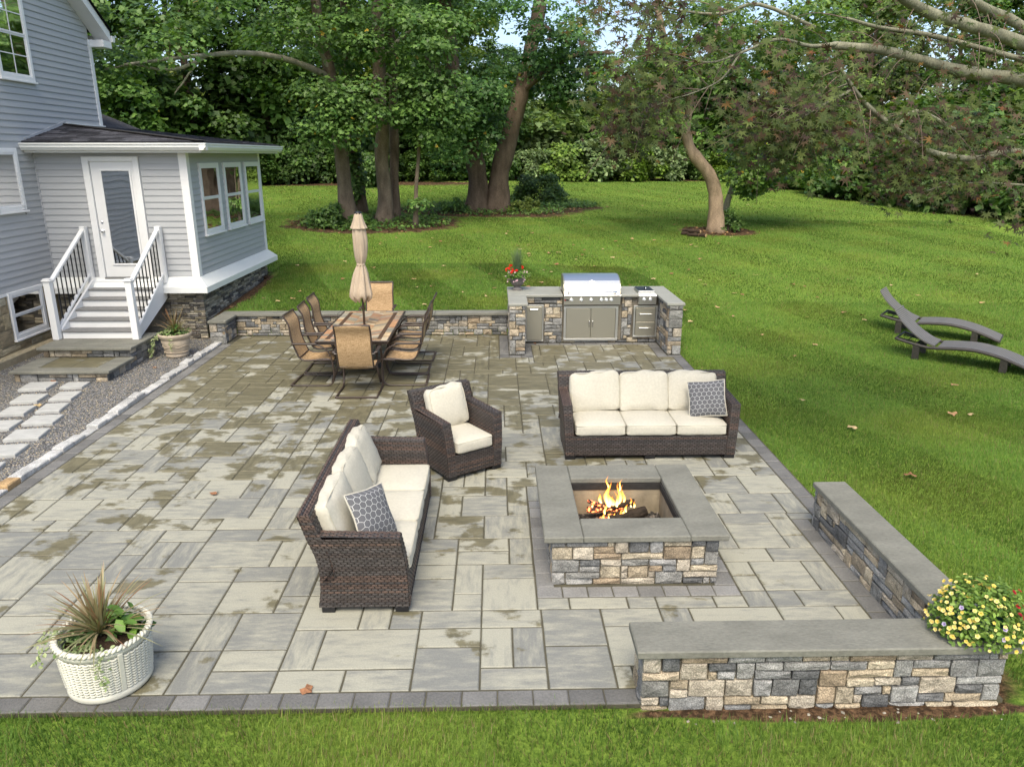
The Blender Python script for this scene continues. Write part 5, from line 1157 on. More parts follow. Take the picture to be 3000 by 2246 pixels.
B = (-5.26, 30.2, tz(-5.26, 30.2) - .1)
tree('ivy_maple', B, 'slim dark ivy-clad trunk just behind the leaning maple', GRP, [([B, px(778, 400, 30.1), px(765, 330, 30), px(758, 240, 29.9), px(750, 120, 29.8), px(740, -40, 29.6)], .20, .12)],
     cloud_box(16, (-8.5, -3.5), (28.5, 32), (7, 12), rs) + [px(768 + rs.uniform(-12, 12), 300 + 13 * i, 29.8) for i in range(11)], .18, 150, G_DARK, 2, BARK_B, crown_r=(.3, .7))
B = (-3.98, 27.5, tz(-3.98, 27.5) - .1)
cl = cloud_box(34, (-6.2, -1.2), (24.5, 29.5), (6.0, 11.3), rs) + [px(840, 95, 25), px(880, 60, 25), px(790, 100, 25), px(930, 110, 25), px(905, 190, 25.5), px(945, 230, 25.5), px(890, 250, 25.5), px(930, 300, 25.8), px(960, 180, 25.5), px(980, 260, 25.8)] * 2
tree('straight_maple', B, 'tall straight maple trunk in the middle of the tree group', GRP,
     [([B, px(832, 420, 27.5), px(824, 340, 27.4), px(826, 270, 27.4), px(820, 200, 27.3), px(818, 100, 27.2), px(812, -60, 27)], .27, .19), ([px(820, 140, 27.2), px(860, 90, 26.6), px(910, 40, 26)], .09, .05), ([px(821, 190, 27.2), px(835, 160, 26.6), px(850, 170, 26.2), px(900, 190, 25.8)], .045, .018), ([px(822, 160, 27.2), px(800, 180, 26.4), px(780, 205, 25.8)], .04, .015)],
     cl, .19, 210, seed=3)
B = (-3.72, 28.4, tz(-3.72, 28.4) - .1)
tree('twin_maple', B, 'slimmer trunk standing directly right of the straight maple', GRP, [([B, px(852, 400, 28.4), px(851, 300, 28.4), px(850, 200, 28.3), px(846, 60, 28.2), px(842, -50, 28)], .19, .13)],
     cloud_box(18, (-5, -.5), (26.5, 31), (7.2, 12), rs), .19, 190, seed=4, bark=BARK_B)
B = (-2.74, 26.2, tz(-2.74, 26.2) - .08)
tree('maple_sapling', B, 'thin sapling in front of the tree group, right of the twin trunks', GRP, [([B, px(899, 420, 26.2), px(903, 350, 26.2), px(905, 280, 26.1), px(908, 200, 26)], .075, .04)],
     [px(900 + rs.uniform(-50, 55), rs.uniform(200, 300), 26.1 + rs.uniform(-.8, .8)) for _ in range(16)] + [px(905, 445, 26.1)], .18, 110, seed=5, crown_r=(.35, .8), bark=BARK_G)
B = (-.37, 31.4, tz(-.37, 31.4) - .15)
cl = cloud_box(46, (-5, 5.5), (27.5, 34), (6.3, 13), rs) + [px(rs.uniform(930, 1130), rs.uniform(190, 300), rs.uniform(28.5, 31)) for _ in range(34)] + [px(rs.uniform(1130, 1300), rs.uniform(120, 240), rs.uniform(29, 33)) for _ in range(20)] + [px(1000, 330, 29), px(970, 345, 29), px(1040, 300, 29.2), px(1020, 350, 29)]
tree('old_double_maple', B, 'massive old maple with two thick stems from one flared base', GRP,
     [([B + Vector((-.35, 0, 0)) if isinstance(B, Vector) else (B[0] - .35, B[1], B[2]), px(1033, 395, 31.3), px(1025, 340, 31.2), px(1008, 285, 31.1), px(990, 220, 31), px(975, 120, 30.8), px(955, -30, 30.5)], .44, .22),
      ([(B[0] + .42, B[1], B[2]), px(1078, 390, 31.4), px(1090, 330, 31.4), px(1108, 270, 31.5), px(1122, 210, 31.6), px(1140, 140, 31.8), px(1165, 20, 32), px(1180, -60, 32)], .43, .22),
      ([px(1118, 205, 31.6), px(1170, 160, 31.2), px(1240, 120, 31), px(1330, 115, 30.6)], .16, .06), ([px(985, 200, 31), px(930, 140, 30.2), px(890, 80, 29.6)], .15, .06), ([(B[0] - .9, B[1] - .5, B[2]), (B[0] - .5, B[1] - .2, B[2] + .35), (B[0] - .35, B[1], B[2] + 1.0)], .22, .3), ([(B[0] + .9, B[1] - .35, B[2]), (B[0] + .6, B[1] - .1, B[2] + .3), (B[0] + .5, B[1], B[2] + .9)], .18, .3)],
     cl, .20, 215, ((.042, .105, .028), (.115, .225, .055)), 6, BARK_B)
B = (7.77, 26.8, tz(7.77, 26.8) - .1)
cl = [px(rs.uniform(1330, 1480), rs.uniform(120, 290), rs.uniform(24, 27)) for _ in range(16)] + [px(rs.uniform(1400, 1830), rs.uniform(0, 180), rs.uniform(24.5, 29)) for _ in range(34)] + [px(rs.uniform(1590, 1820), rs.uniform(180, 330), rs.uniform(26, 29)) for _ in range(26)] + [px(rs.uniform(1600, 1800), rs.uniform(330, 395), rs.uniform(26.5, 28.5)) for _ in range(10)]
tree('crooked_maple', B, 'crooked maple with a bent trunk on the right of the lawn', GRP,
     [([B, px(1546, 450, 26.8), px(1545, 415, 26.8), px(1532, 375, 26.7), px(1508, 345, 26.6), px(1488, 318, 26.6), px(1478, 280, 26.6), px(1462, 230, 26.6), px(1452, 190, 26.6), px(1440, 120, 26.5), px(1420, 0, 26.4)], .27, .10),
      ([px(1480, 290, 26.6), px(1490, 235, 26.6), px(1495, 190, 26.6), px(1530, 120, 26.5), px(1560, 40, 26.4)], .14, .06), ([px(1492, 210, 26.6), px(1520, 170, 26.4), px(1570, 120, 26.2)], .07, .03)],
     cl, .19, 185, ((.055, .12, .022), (.16, .255, .04)), 7, (.30, .22, .145), yellow=.008)
B = (8.85, 29.4, tz(8.85, 29.4) - .1)
tree('slim_birch', B, 'slender pale trunk leaning out beside the crooked maple', GRP, [([B, px(1570, 440, 29.3), px(1580, 410, 29.2), px(1590, 370, 29), px(1605, 300, 29), px(1620, 200, 29)], .13, .06)],
     [px(rs.uniform(1590, 1690), rs.uniform(260, 400), rs.uniform(27.5, 30)) for _ in range(18)] + [px(rs.uniform(1600, 1640), rs.uniform(395, 430), 28) for _ in range(4)], .18, 120, seed=8, bark=BARK_L, crown_r=(.4, .9))

def shrub(name, loc, lab, cat, size, n, leaf, cols, seed, tmpl=OVAL, grp=None, stems=True, droop=0, nclump=26):
    rs2 = np.random.RandomState(seed); r = empty(name, loc, 0, lab, cat, grp); sx, sy, sz = size
    d = rs2.normal(size=(nclump, 3)); d /= np.linalg.norm(d, axis=1)[:, None]; d[:, 2] = np.abs(d[:, 2])
    c = d * np.array([sx, sy, sz])[None] * rs2.uniform(.45, .92, nclump)[:, None]; c[:, 2] = np.maximum(c[:, 2], sz * .12)
    P, N_ = clump_cloud(c, rs2.uniform(.22, .42, nclump) * min(sx, sz), n // nclump, rs2, .8, .4); P[:, 2] = np.maximum(P[:, 2], .02)
    col = palette(cols, len(P), rs2, .3) * np.repeat(rs2.uniform(.75, 1.25, nclump), n // nclump)[:, None]
    scatter('foliage', P, N_, rs2.uniform(.7, 1.2, len(P)) * leaf, tmpl, col, 'leaf', r, rs2)
    if stems:
        m = MB(); m.col = (.09, .07, .05)
        for i in range(9):
            e = c[i % nclump]; m.tube([(e[0] * .15, e[1] * .15, -.05), (e[0] * .4, e[1] * .4, e[2] * .5), tuple(e)], [.02, .015, .006], 5)
        m.build('stems', 'bark', r, colored=True)
    return r
shrub('round_shrub', (2.03, 35.4, tz(2, 35.4)), 'round mid-green shrub on the lawn right of the double maple', 'shrub', (1.25, 1.1, 1.75), 6000, .13, ((.035, .085, .015), (.11, .18, .04)), 20)
shrub('trunk_shrub', (8.25, 26.9, tz(8.25, 26.9)), 'small dark shrub at the foot of the crooked maple', 'shrub', (.55, .5, .75), 1600, .10, G_DARK, 21)
shrub('trunk_shrub', (-5.7, 26.3, tz(-5.7, 26.3)), 'leafy undergrowth left of the leaning maple trunk', 'shrub', (.8, .7, .95), 2200, .12, G_DARK, 22)
shrub('trunk_shrub', (-4.6, 26.2, tz(-4.6, 26.2)), 'low weeds between the leaning and the straight maple trunks', 'shrub', (.7, .6, .45), 1500, .11, G_MAPLE, 23)
shrub('trunk_shrub', (-1.6, 30.6, tz(-1.6, 30.6)), 'weedy growth at the left root of the double maple', 'shrub', (.75, .7, .55), 1500, .12, G_MAPLE, 24)
shrub('trunk_shrub', (1.1, 31.6, tz(1.1, 31.6)), 'weedy growth at the right root of the double maple', 'shrub', (1.1, .9, .55), 1900, .12, G_OLIVE, 25)
# low ground cover in the beds
n = 5200; a = nr.rand(n) * 6.28; q = np.sqrt(nr.rand(n)); sel = nr.randint(0, 3, n); bb = np.array(BEDS[:3])[sel]
X, Y = bb[:, 0] + np.cos(a) * q * bb[:, 2] * .95, bb[:, 1] + np.sin(a) * q * bb[:, 3] * .9; P = np.stack([X, Y, terr(X, Y) + nr.rand(n) * .16], 1)
o = scatter('ground_cover', P, np.array([0, -.2, 1.])[None] + nr.normal(0, .5, (n, 3)), nr.uniform(.08, .17, n), OVAL, palette(G_MAPLE, n, nr, .35), 'leaf'); o['kind'] = 'stuff'; o['label'] = 'low leafy weeds growing in the mulch under the trees'
n = 3200; a = nr.rand(n) * 6.28; q = np.sqrt(nr.rand(n)); sel = nr.choice(len(BEDS), n, p=np.array([3, 3, 2, 1.2, 3, 3, 3, 3, .6, 0, 0]) / 21.8); bb = np.array(BEDS)[sel]
X, Y = bb[:, 0] + np.cos(a) * q * bb[:, 2] * 1.15, bb[:, 1] + np.sin(a) * q * bb[:, 3] * 1.15; P = np.stack([X, Y, terr(X, Y) + .02], 1); kk = (Y > 19) | (X > -5.5); P = P[kk]; n = len(P)
o = scatter('leaf_litter', P, np.array([0, 0, 1.])[None] + nr.normal(0, .3, (n, 3)), nr.uniform(.07, .14, n), MAPLE, palette(((.11, .06, .03), (.27, .16, .07)), n, nr, .4), 'dry_leaf'); o['kind'] = 'stuff'; o['label'] = 'brown leaf litter on the mulch beds'

# the wood behind the lawn: four crowns, copied
def wood_crown(seed, cols, h, wd, n=15000, leaf=.26, tmpl=QUADL):
    rs2 = np.random.RandomState(seed); nc = 60; t = rs2.rand(nc) ** .8; z = h * (.10 + .9 * t); rad = wd * (.55 + .6 * np.sin(np.pi * np.clip(t, .1, .95))) * rs2.uniform(.35, 1, nc); a = rs2.rand(nc) * 6.28
    c = np.stack([np.cos(a) * rad, np.sin(a) * rad * .8, z], 1); P, N_ = clump_cloud(c, rs2.uniform(.9, 1.7, nc), n // nc, rs2, .62, .45)
    col = palette(cols, len(P), rs2, .3) * np.repeat(rs2.uniform(.65, 1.3, nc), n // nc)[:, None]
    me = scatter('crown', P, N_, rs2.uniform(.6, 1.2, len(P)) * leaf, tmpl, col, 'leaf', None, rs2); m = MB(); m.col = BARK_B
    m.tube(smooth_path([(0, 0, -.3), (.1, 0, h * .3), (-.1, .1, h * .6), (.1, 0, h * .9)]), [.26 * (1 - i / 12) + .04 for i in range(10)], 7); tr = m.build('trunk', 'bark', None, smooth=True, colored=True)
    for q in range(4):
        pass
    return me, tr
WC = [wood_crown(301, G_DARK, 13, 3.6), wood_crown(302, G_MAPLE, 14, 4.0), wood_crown(303, G_OLIVE, 12, 3.6), wood_crown(304, ((.09, .16, .035), (.20, .28, .065)), 13, 3.4)]
WOOD = [(-33, 44, 1, 1.2), (-28, 40, 0, 1.1), (-24.5, 37, 2, 1.0), (-20.5, 40, 0, 1.05), (-17, 45, 1, 1.1), (-13.5, 47.5, 0, 1.05), (-10, 50, 2, 1.15), (-6.5, 51, 1, 1.1), (-3, 53, 3, .8), (.5, 54, 0, .62), (4.5, 58, 3, .55), (8, 60, 2, .55), (12, 60, 3, .62), (16, 59, 1, .8), (20, 54, 2, .8), (23, 49, 3, .8), (26, 45, 1, .8), (29, 40, 3, .8), (33, 37, 2, .8), (37, 34, 1, 1.0),
        (-30, 54, 3, 1.3), (-22, 56, 2, 1.3), (-14, 60, 1, 1.3), (-6, 63, 0, 1.3), (2, 66, 2, .7), (10, 72, 1, .6), (19, 68, 0, .9), (27, 60, 2, 1.2), (34, 52, 0, 1.2), (42, 44, 1, 1.1)]
CN = ('dark green', 'mid-green', 'olive green', 'light green')
ORD = ['first', 'second', 'third', 'fourth', 'fifth', 'sixth', 'seventh', 'eighth', 'ninth', 'tenth', 'eleventh', 'twelfth', 'thirteenth', 'fourteenth', 'fifteenth', 'sixteenth', 'seventeenth', 'eighteenth', 'nineteenth', 'twentieth', 'twenty-first', 'twenty-second', 'twenty-third', 'twenty-fourth']
used = set()
for i, (x, y, kd, s) in enumerate(WOOD):
    lab = '%s tree, %s from the left along the edge of the wood' % (CN[kd], ORD[i]) if i < 20 else '%s tree in the back row of the wood, %s from the left' % (CN[kd], ORD[i - 20])
    r = empty('wood_tree', (x, y, tz(x, y) - .1), rng.random() * 6.28, lab, 'tree', 'trees of the wood beyond the lawn'); s *= rng.uniform(.92, 1.08); r.scale = (s, s, s * rng.uniform(.95, 1.1))
    for o in WC[kd]:
        c = o if kd not in used else o.copy()
        if kd in used: C.objects.link(c)
        c.parent = r
    used.add(kd)
# bushes at the wood edge
def bush_mesh(seed, cols, n=9000, leaf=.18):
    rs2 = np.random.RandomState(seed); nc = 34; d = rs2.normal(size=(nc, 3)); d /= np.linalg.norm(d, axis=1)[:, None]; d[:, 2] = np.abs(d[:, 2]); c = d * rs2.uniform(.5, 1, nc)[:, None] * np.array([1.7, 1.3, 2.0])[None]; c[:, 2] += .25
    P, N_ = clump_cloud(c, rs2.uniform(.45, .85, nc), n // nc, rs2, .75, .4); P[:, 2] = np.maximum(P[:, 2], .03)
    return scatter('foliage', P, N_, rs2.uniform(.6, 1.2, len(P)) * leaf, QUADL, palette(cols, len(P), rs2, .3) * np.repeat(rs2.uniform(.65, 1.3, nc), n // nc)[:, None], 'leaf', None, rs2)
BM = [bush_mesh(401, G_DARK), bush_mesh(402, G_PALE), bush_mesh(403, G_MAPLE), bush_mesh(404, G_LIME)]
BUSH = [(-16.5, 44.5, 0, 1.0), (-14, 45.8, 2, .9), (-11.8, 47, 0, 1.1), (-9.3, 48, 2, 1.0), (-7, 49, 0, 1.1), (-4.6, 49.5, 2, .9), (-2.2, 50.5, 0, 1.1), (0, 51, 2, 1.0), (2.4, 52, 1, 1.0), (4.6, 52.5, 3, 1.25), (7, 53, 1, 1.5), (9.3, 53.5, 3, 1.35), (11.6, 54, 1, 1.1), (13.6, 55, 2, 1.0), (15.6, 54, 3, .9),
        (17.6, 51, 2, 1.0), (18.6, 46.5, 0, 1.25), (19.3, 43, 2, 1.3), (19.6, 40.4, 0, 1.5), (20.4, 38, 0, 1.7), (21, 35.8, 2, 1.55), (21.4, 33.4, 0, 1.7), (22, 31, 2, 1.5), (23, 28.6, 0, 1.6), (-7.2, 44, 2, .75),
        (-27, 37, 2, 2.6), (-23, 35.5, 0, 2.3), (-19.5, 43, 2, 2.4), (-16, 48, 0, 2.6), (-12.5, 50, 2, 2.6), (-9, 52, 0, 2.7), (-5, 53.5, 2, 2.7), (-1, 56, 0, 2.8), (3, 58, 1, 2.6), (7, 62, 2, 2.6), (11.5, 64, 0, 2.8), (16, 61, 2, 2.7), (19.5, 57, 0, 2.6), (22, 51, 2, 2.5), (24.5, 46, 3, 2.4), (25.5, 41, 2, 2.5), (26, 36, 3, 2.4), (27, 31, 2, 2.4)]
BN = ('dark green', 'pale silvery green', 'mid-green', 'yellow-green'); used = set()
for i, (x, y, kd, s) in enumerate(BUSH):
    lab = '%s bush, %s from the left in the front row at the wood edge' % (BN[kd], ORD[i]) if i < 24 else ('small mid-green bush standing in front of the wood at the left' if i == 24 else 'tall %s thicket, %s from the left behind the front bushes' % (BN[kd], ORD[i - 25]))
    r = empty('wood_bush', (x, y, tz(x, y) - .05), rng.random() * 6.28, lab, 'bush', 'bushes along the wood edge'); r.scale = (s, s, s * rng.uniform(.9, 1.2))
    c = BM[kd] if kd not in used else BM[kd].copy()
    if kd in used: C.objects.link(c)
    c.parent = r; used.add(kd)

# ------------------------------------------------------------------ the bronze-leaved maple whose branches hang in from the right
B = Vector((8.2, 9.2, -.1)); pt = empty('red_leaf_maple', B, 0, 'bronze-leaved maple whose lichen-grey limbs hang in from the right', 'tree')
m = MB(); m.col = (.24, .23, .18); TW_ = []
T0 = Vector((8.0, 9.2, 2.6))
def lb(path, r0, r1, col=(.20, .195, .135)):
    P, rad = limb(path, r0 * .72, r1 * .78, 4); m.col = col; m.tube([Vector(p) - B for p in P], [q * rng.uniform(.92, 1.1) for q in rad], 8); TW_.append(P); return P
lb([B, (8.25, 9.2, 1.2), T0, (7.8, 9.1, 4.0)], .22, .15)
lb([T0, (7.0, 9.0, 3.95), px(2212, 175, 8.8), px(2080, 155, 8.6), px(1990, 130, 8.4), px(1900, 108, 8.3), px(1800, 98, 8.2)], .12, .045)          # thick middle limb
lb([(7.8, 9.1, 4.0), px(2212, 95, 8.7), px(2090, 55, 8.4), px(2000, 25, 8.2), px(1930, -20, 8.0)], .11, .06)
lb([(7.8, 9.1, 3.8), px(2212, 60, 9.5), px(2130, 20, 9.3), px(2050, -30, 9)], .09, .06)
lb([px(2212, 130, 9.2), px(2100, 100, 9), px(2000, 75, 8.8), px(1900, 60, 8.6), px(1830, 40, 8.4)], .05, .02)
lb([T0, (7.2, 8.6, 3.0), px(2212, 330, 8.4), px(2120, 342, 8.2), px(2060, 340, 8), px(1990, 320, 7.8), px(1930, 275, 7.7), px(1880, 235, 7.6), px(1850, 200, 7.5), px(1810, 140, 7.4)], .065, .02)
lb([px(1935, 278, 7.7), px(1980, 240, 7.9), px(2060, 280, 8.1)], .02, .03)
lb([px(1840, 195, 7.5), px(1790, 220, 7.3), px(1740, 250, 7.2), px(1690, 275, 7.1)], .022, .008)
lb([px(1835, 180, 7.5), px(1780, 205, 7.7), px(1700, 262, 8), px(1640, 300, 8.1)], .014, .005)
lb([px(1810, 95, 8.2), px(1750, 100, 8.0), px(1680, 85, 7.8), px(1600, 115, 7.6), px(1540, 135, 7.4), px(1500, 130, 7.3)], .03, .007)
lb([px(1760, 60, 7.8), px(1640, 10, 7.6), px(1560, 30, 7.4), px(1480, 25, 7.3), px(1420, 10, 7.2)], .028, .008)
lb([px(1600, 112, 7.6), px(1560, 170, 7.5), px(1500, 200, 7.4), px(1450, 215, 7.3), px(1400, 235, 7.2)], .014, .004)
lb([px(2212, 400, 8.5), px(2120, 395, 8.3), px(2040, 402, 8.1), px(1990, 418, 8), px(1960, 440, 8)], .02, .006)
lb([px(2212, 290, 9), px(2150, 300, 9), px(2080, 290, 9), px(2020, 300, 9)], .02, .008)
for i in range(120):
    P = rng.choice(TW_[1:15]); p = rng.choice(P[len(P) // 4:]); d = Vector((rng.uniform(-1, .3), rng.uniform(-.7, .7), rng.uniform(-.8, .25))).normalized() * rng.uniform(.3, .9)
    if on_screen(p + d)[1] > 430: continue
    q = [p, p + d * .5 + Vector((0, 0, .04)), p + d + Vector((0, 0, -.08))]; lb(q, .008, .0025, (.17, .13, .10))
m.build('limbs', 'bark', pt, smooth=True, colored=True)
def on_screen(p):
    d = np.array(p) - np.array([0, 0, CAMH]); c = d @ _f; return (1500 + 2200 * (d @ _r) / c) / k_, (1123 - 2200 * (d @ _u) / c) / k_
cen = []
for _ in range(3000):
    P = rng.choice(TW_[2:]); p = rng.choice(P[len(P) // 3:]) + Vector((rng.uniform(-.35, .35), rng.uniform(-.45, .45), rng.uniform(-.40, .22)))
    x, y = on_screen(p)
    if y > 440 or (x < 1480 and y > 330) or (x < 1240) or (x < 1900 and y > 345): continue
    if 1480 < x < 1620 and y > 330: continue
    if 1425 < x < 1545 and y > 175: continue
    if 1480 < x < 1580 and y > 290: continue
    if x > 1840 and y < 250 and rng.random() < .55: continue
    cen.append(tuple(p))
    if len(cen) > 380: break
cen += [px(rng.uniform(1325, 1440), rng.uniform(130, 310), rng.uniform(7, 8.2)) for _ in range(26)] + [px(rng.uniform(1560, 1780), rng.uniform(190, 300), rng.uniform(7, 8.5)) for _ in range(40)] + [px(rng.uniform(1250, 1480), rng.uniform(0, 60), rng.uniform(6.8, 8)) for _ in range(22)] + [px(rng.uniform(1850, 2240), rng.uniform(230, 405), rng.uniform(7.5, 9.2)) for _ in range(34)] + [px(rng.uniform(2195, 2250), rng.uniform(470, 530), 7) for _ in range(4)]
cen = np.array(cen); ne = 13; P = np.repeat(cen, ne, 0) + nr.normal(0, 1, (len(cen) * ne, 3)) * np.array([.16, .16, .11])[None]; n = len(P)
Nn = np.array([0, -.5, .75])[None] + nr.normal(0, .45, (n, 3)); dr_ = np.array([-.2, 0, -1.])[None] + nr.normal(0, .45, (n, 3)); tt = nr.rand(n)
col = palette(((.045, .026, .020), (.095, .066, .032)), n, nr, .35); gm_ = tt < .66; col[gm_] = palette(((.045, .068, .018), (.10, .125, .033)), gm_.sum(), nr, .3); rm = tt > .975; col[rm] = palette(((.12, .04, .02), (.20, .12, .03)), rm.sum(), nr, .3)
scatter('foliage', P - np.array(B)[None], Nn, nr.uniform(.07, .15, n), JAP, col, 'maple_dark', pt, nr, dr_)

# ------------------------------------------------------------------ potted plants
def blade(m, base, az, L, w_, lean, droop, c0_, c1_):
    n = 6; b = Vector(base); d = Vector((math.cos(az), math.sin(az), 0)); s = Vector((-math.sin(az), math.cos(az), 0)); o = len(m.v)
    for i in range(n + 1):
        t = i / n; p = b + d * (L * (math.sin(lean) * t + droop * t * t * .5)) + Vector((0, 0, 1)) * (L * (math.cos(lean) * t - droop * t * t * .6)); ww = w_ * (1 - t) ** .7 * (.6 + .8 * min(1, t * 4)) * .5 + .0006
        m.v += [tuple(p - s * ww), tuple(p + s * ww)]; c = tuple(c0_[k] + (c1_[k] - c0_[k]) * t for k in range(3)); m.c += [c, c]
    m.f += [[o + 2 * i, o + 2 * i + 1, o + 2 * i + 3, o + 2 * i + 2] for i in range(n)]
def spike_plant(parent, c, n, L, seed, name='spike_plant', pal=(((.20, .20, .10), (.28, .12, .07)), ((.10, .13, .04), (.32, .30, .17)), ((.30, .30, .17), (.36, .24, .14)))):
    rl = random.Random(seed); m = MB()
    for i in range(n):
        ln = rl.random() ** 1.1; a, b = rl.choice(pal); blade(m, (c[0] + rl.uniform(-.02, .02), c[1] + rl.uniform(-.02, .02), c[2] + ln * .02), rl.random() * 6.28, L * rl.uniform(.7, 1.1) * (1 - .15 * ln), rl.uniform(.012, .02), .08 + 1.0 * ln, .1 + .55 * ln, a, b)
    return m.build(name, 'plant', parent, colored=True)
def leafy(parent, name, c, rad, hgt, n, leaf, cols, seed, tmpl=OVAL):
    rs2 = np.random.RandomState(seed); a = rs2.rand(n) * 6.28; q = np.sqrt(rs2.rand(n)) * rad; P = np.stack([c[0] + np.cos(a) * q, c[1] + np.sin(a) * q, c[2] + rs2.rand(n) * hgt * (1 - .5 * (q / rad) ** 2)], 1)
    return scatter(name, P, np.stack([np.cos(a) * .4, np.sin(a) * .4, np.ones(n)], 1) + rs2.normal(0, .35, (n, 3)), rs2.uniform(.7, 1.2, n) * leaf, tmpl, palette(cols, n, rs2, .25), 'plant', parent, rs2)
def vine(parent, pts, seed, leaf=.028):
    rl = np.random.RandomState(seed); P = smooth_path(pts, 6); m = MB(); m.col = (.16, .20, .07); m.tube(P, .0022, 5); m.build('vine', 'plant', parent, colored=True)
    n = len(P) * 3; Q = np.array([tuple(P[i // 3]) for i in range(n)]) + rl.normal(0, .014, (n, 3))
    scatter('vine_leaf', Q, np.array([0, -.4, 1.])[None] + rl.normal(0, .4, (n, 3)), rl.uniform(.7, 1.2, n) * leaf, OVAL, palette(((.16, .24, .08), (.42, .46, .24)), n, rl, .2), 'plant', parent, rl)
# white basket planter
bp = empty('basket_planter', (-2.625, 4.36, 0), 0, 'round white basket-weave planter with spiky grass in the front left', 'planter')
RB = [(.245, .012), (.262, .03), (.266, .06), (.262, .075)]
MB().lathe([(.235, 0), (.25, .002), (.262, .018), (.262, .055), (.250, .062)], 48).build('base_ring', 'resin_white', bp, smooth=True)
MB().lathe([(.246, .062), (.254, .15), (.268, .30), (.276, .36), (.255, .36), (.245, .33), (.23, .1), (.22, .063)], 48, cap=False).build('basket', 'resin_white', bp, smooth=True)
wv = MB()                                              # raised wicker coils
for rw_ in range(13):
    z = .072 + rw_ * .0205; r0 = .249 + .0275 * (z - .06) / .3
    for j in range(44):
        if j % 11 == 5: continue
        a0, a1 = 6.2832 * (j + .5 * (0)) / 44, 6.2832 * (j + 1) / 44; pth = [((r0 + .004 + .008 * math.sin(math.pi * t)) * math.cos(a0 + (a1 - a0) * t), (r0 + .004 + .008 * math.sin(math.pi * t)) * math.sin(a0 + (a1 - a0) * t), z + .004 * math.cos(2 * math.pi * t)) for t in (0, .3, .7, 1)]
        wv.tube(pth, .0088, 5, cap=False)
o = wv.build('coil', 'resin_white', bp, smooth=True); o['kind'] = 'stuff'
for j in range(4):
    a = 6.2832 * (j * 11 + 5.5) / 44; d = Vector((math.cos(a), math.sin(a), 0)); MB().beam(tuple(d * .252 + Vector((0, 0, .06))), tuple(d * .282 + Vector((0, 0, .35))), .034, .022, .004, up=tuple(d)).build('rib', 'resin_white', bp)
MB().lathe([(.270, .335), (.288, .34), (.290, .375), (.272, .38), (.262, .36), (.270, .335)], 48, cap=False).build('rim_band', 'resin_white', bp, smooth=True)
br = MB()
for s_ in (0, math.pi): br.tube([((.283 + .012 * math.cos(28 * t + s_)) * math.cos(t), (.283 + .012 * math.cos(28 * t + s_)) * math.sin(t), .388 + .009 * math.sin(28 * t + s_)) for t in np.linspace(0, 6.2832, 240)], .0115, 6, cap=False)
br.build('braided_rim', 'resin_white', bp, smooth=True)
MB().lathe([(.05, .20), (.252, .315), (.2, .335), (.05, .345)], 24).build('soil', 'soil', bp, smooth=True)
spike_plant(bp, (-.03, .02, .33), 115, .50, 31)
leafy(bp, 'leaf_rosette', (.11, .07, .33), .10, .17, 60, .10, ((.05, .12, .02), (.16, .28, .05)), 32); leafy(bp, 'leaf_rosette', (-.13, .02, .33), .09, .08, 45, .075, ((.04, .10, .03), (.11, .19, .06)), 33); leafy(bp, 'trailing_leaves', (-.12, -.14, .345), .10, .05, 60, .05, ((.14, .22, .07), (.36, .42, .2)), 34)
vine(bp, [(-.14, -.05, .37), (-.27, -.08, .41), (-.36, -.05, .36), (-.42, -.02, .30)], 1); vine(bp, [(-.10, -.15, .37), (.05, -.21, .385), (.13, -.26, .40), (.12, -.33, .30), (.16, -.33, .20)], 2); vine(bp, [(-.2, -.12, .38), (-.30, -.2, .36), (-.33, -.22, .28)], 3)
# tan urn at the steps
tp = empty('clay_pot', (-5.70, 13.14, -.02), 0, 'tan moulded clay pot with grasses beside the white stairs', 'planter')
MB().lathe([(.17, 0), (.19, .01), (.195, .05), (.185, .06), (.20, .10), (.225, .22), (.245, .30), (.235, .315), (.25, .33), (.27, .36), (.285, .395), (.28, .42), (.265, .425), (.25, .40), (.2, .2)], 32).build('pot', 'terracotta', tp, smooth=True)
rg = MB(); rg.tube([(.222 * math.cos(t), .222 * math.sin(t), .185 + .025 * abs(math.sin(3 * t))) for t in np.linspace(0, 6.2832, 60)], .008, 6, cap=False); rg.tube([(.203 * math.cos(t), .203 * math.sin(t), .095) for t in np.linspace(0, 6.2832, 40)], .008, 6, cap=False); rg.build('swag', 'terracotta', tp, smooth=True)
MB().lathe([(.05, .35), (.25, .385), (.05, .40)], 20).build('soil', 'soil', tp, smooth=True)
spike_plant(tp, (0, 0, .39), 55, .55, 41, pal=(((.14, .12, .06), (.26, .13, .06)), ((.10, .12, .05), (.30, .22, .12)))); spike_plant(tp, (.05, .02, .39), 40, .36, 42, 'variegated_grass', (((.18, .19, .09), (.46, .42, .28)), ((.12, .15, .06), (.35, .30, .18))))
leafy(tp, 'trailing_leaves', (0, 0, .40), .26, .12, 230, .05, ((.06, .13, .03), (.26, .34, .12)), 43); leafy(tp, 'leaf_rosette', (.02, -.03, .42), .07, .22, 40, .08, ((.03, .10, .02), (.10, .22, .04)), 44)
vine(tp, [(-.2, -.1, .42), (-.30, -.16, .34), (-.34, -.22, .18), (-.36, -.26, .06)], 5, .04); vine(tp, [(0, -.22, .42), (.02, -.30, .33), (.03, -.29, .18)], 6, .035); vine(tp, [(-.25, -.05, .42), (-.36, -.05, .26), (-.40, -.12, .08)], 7, .045)
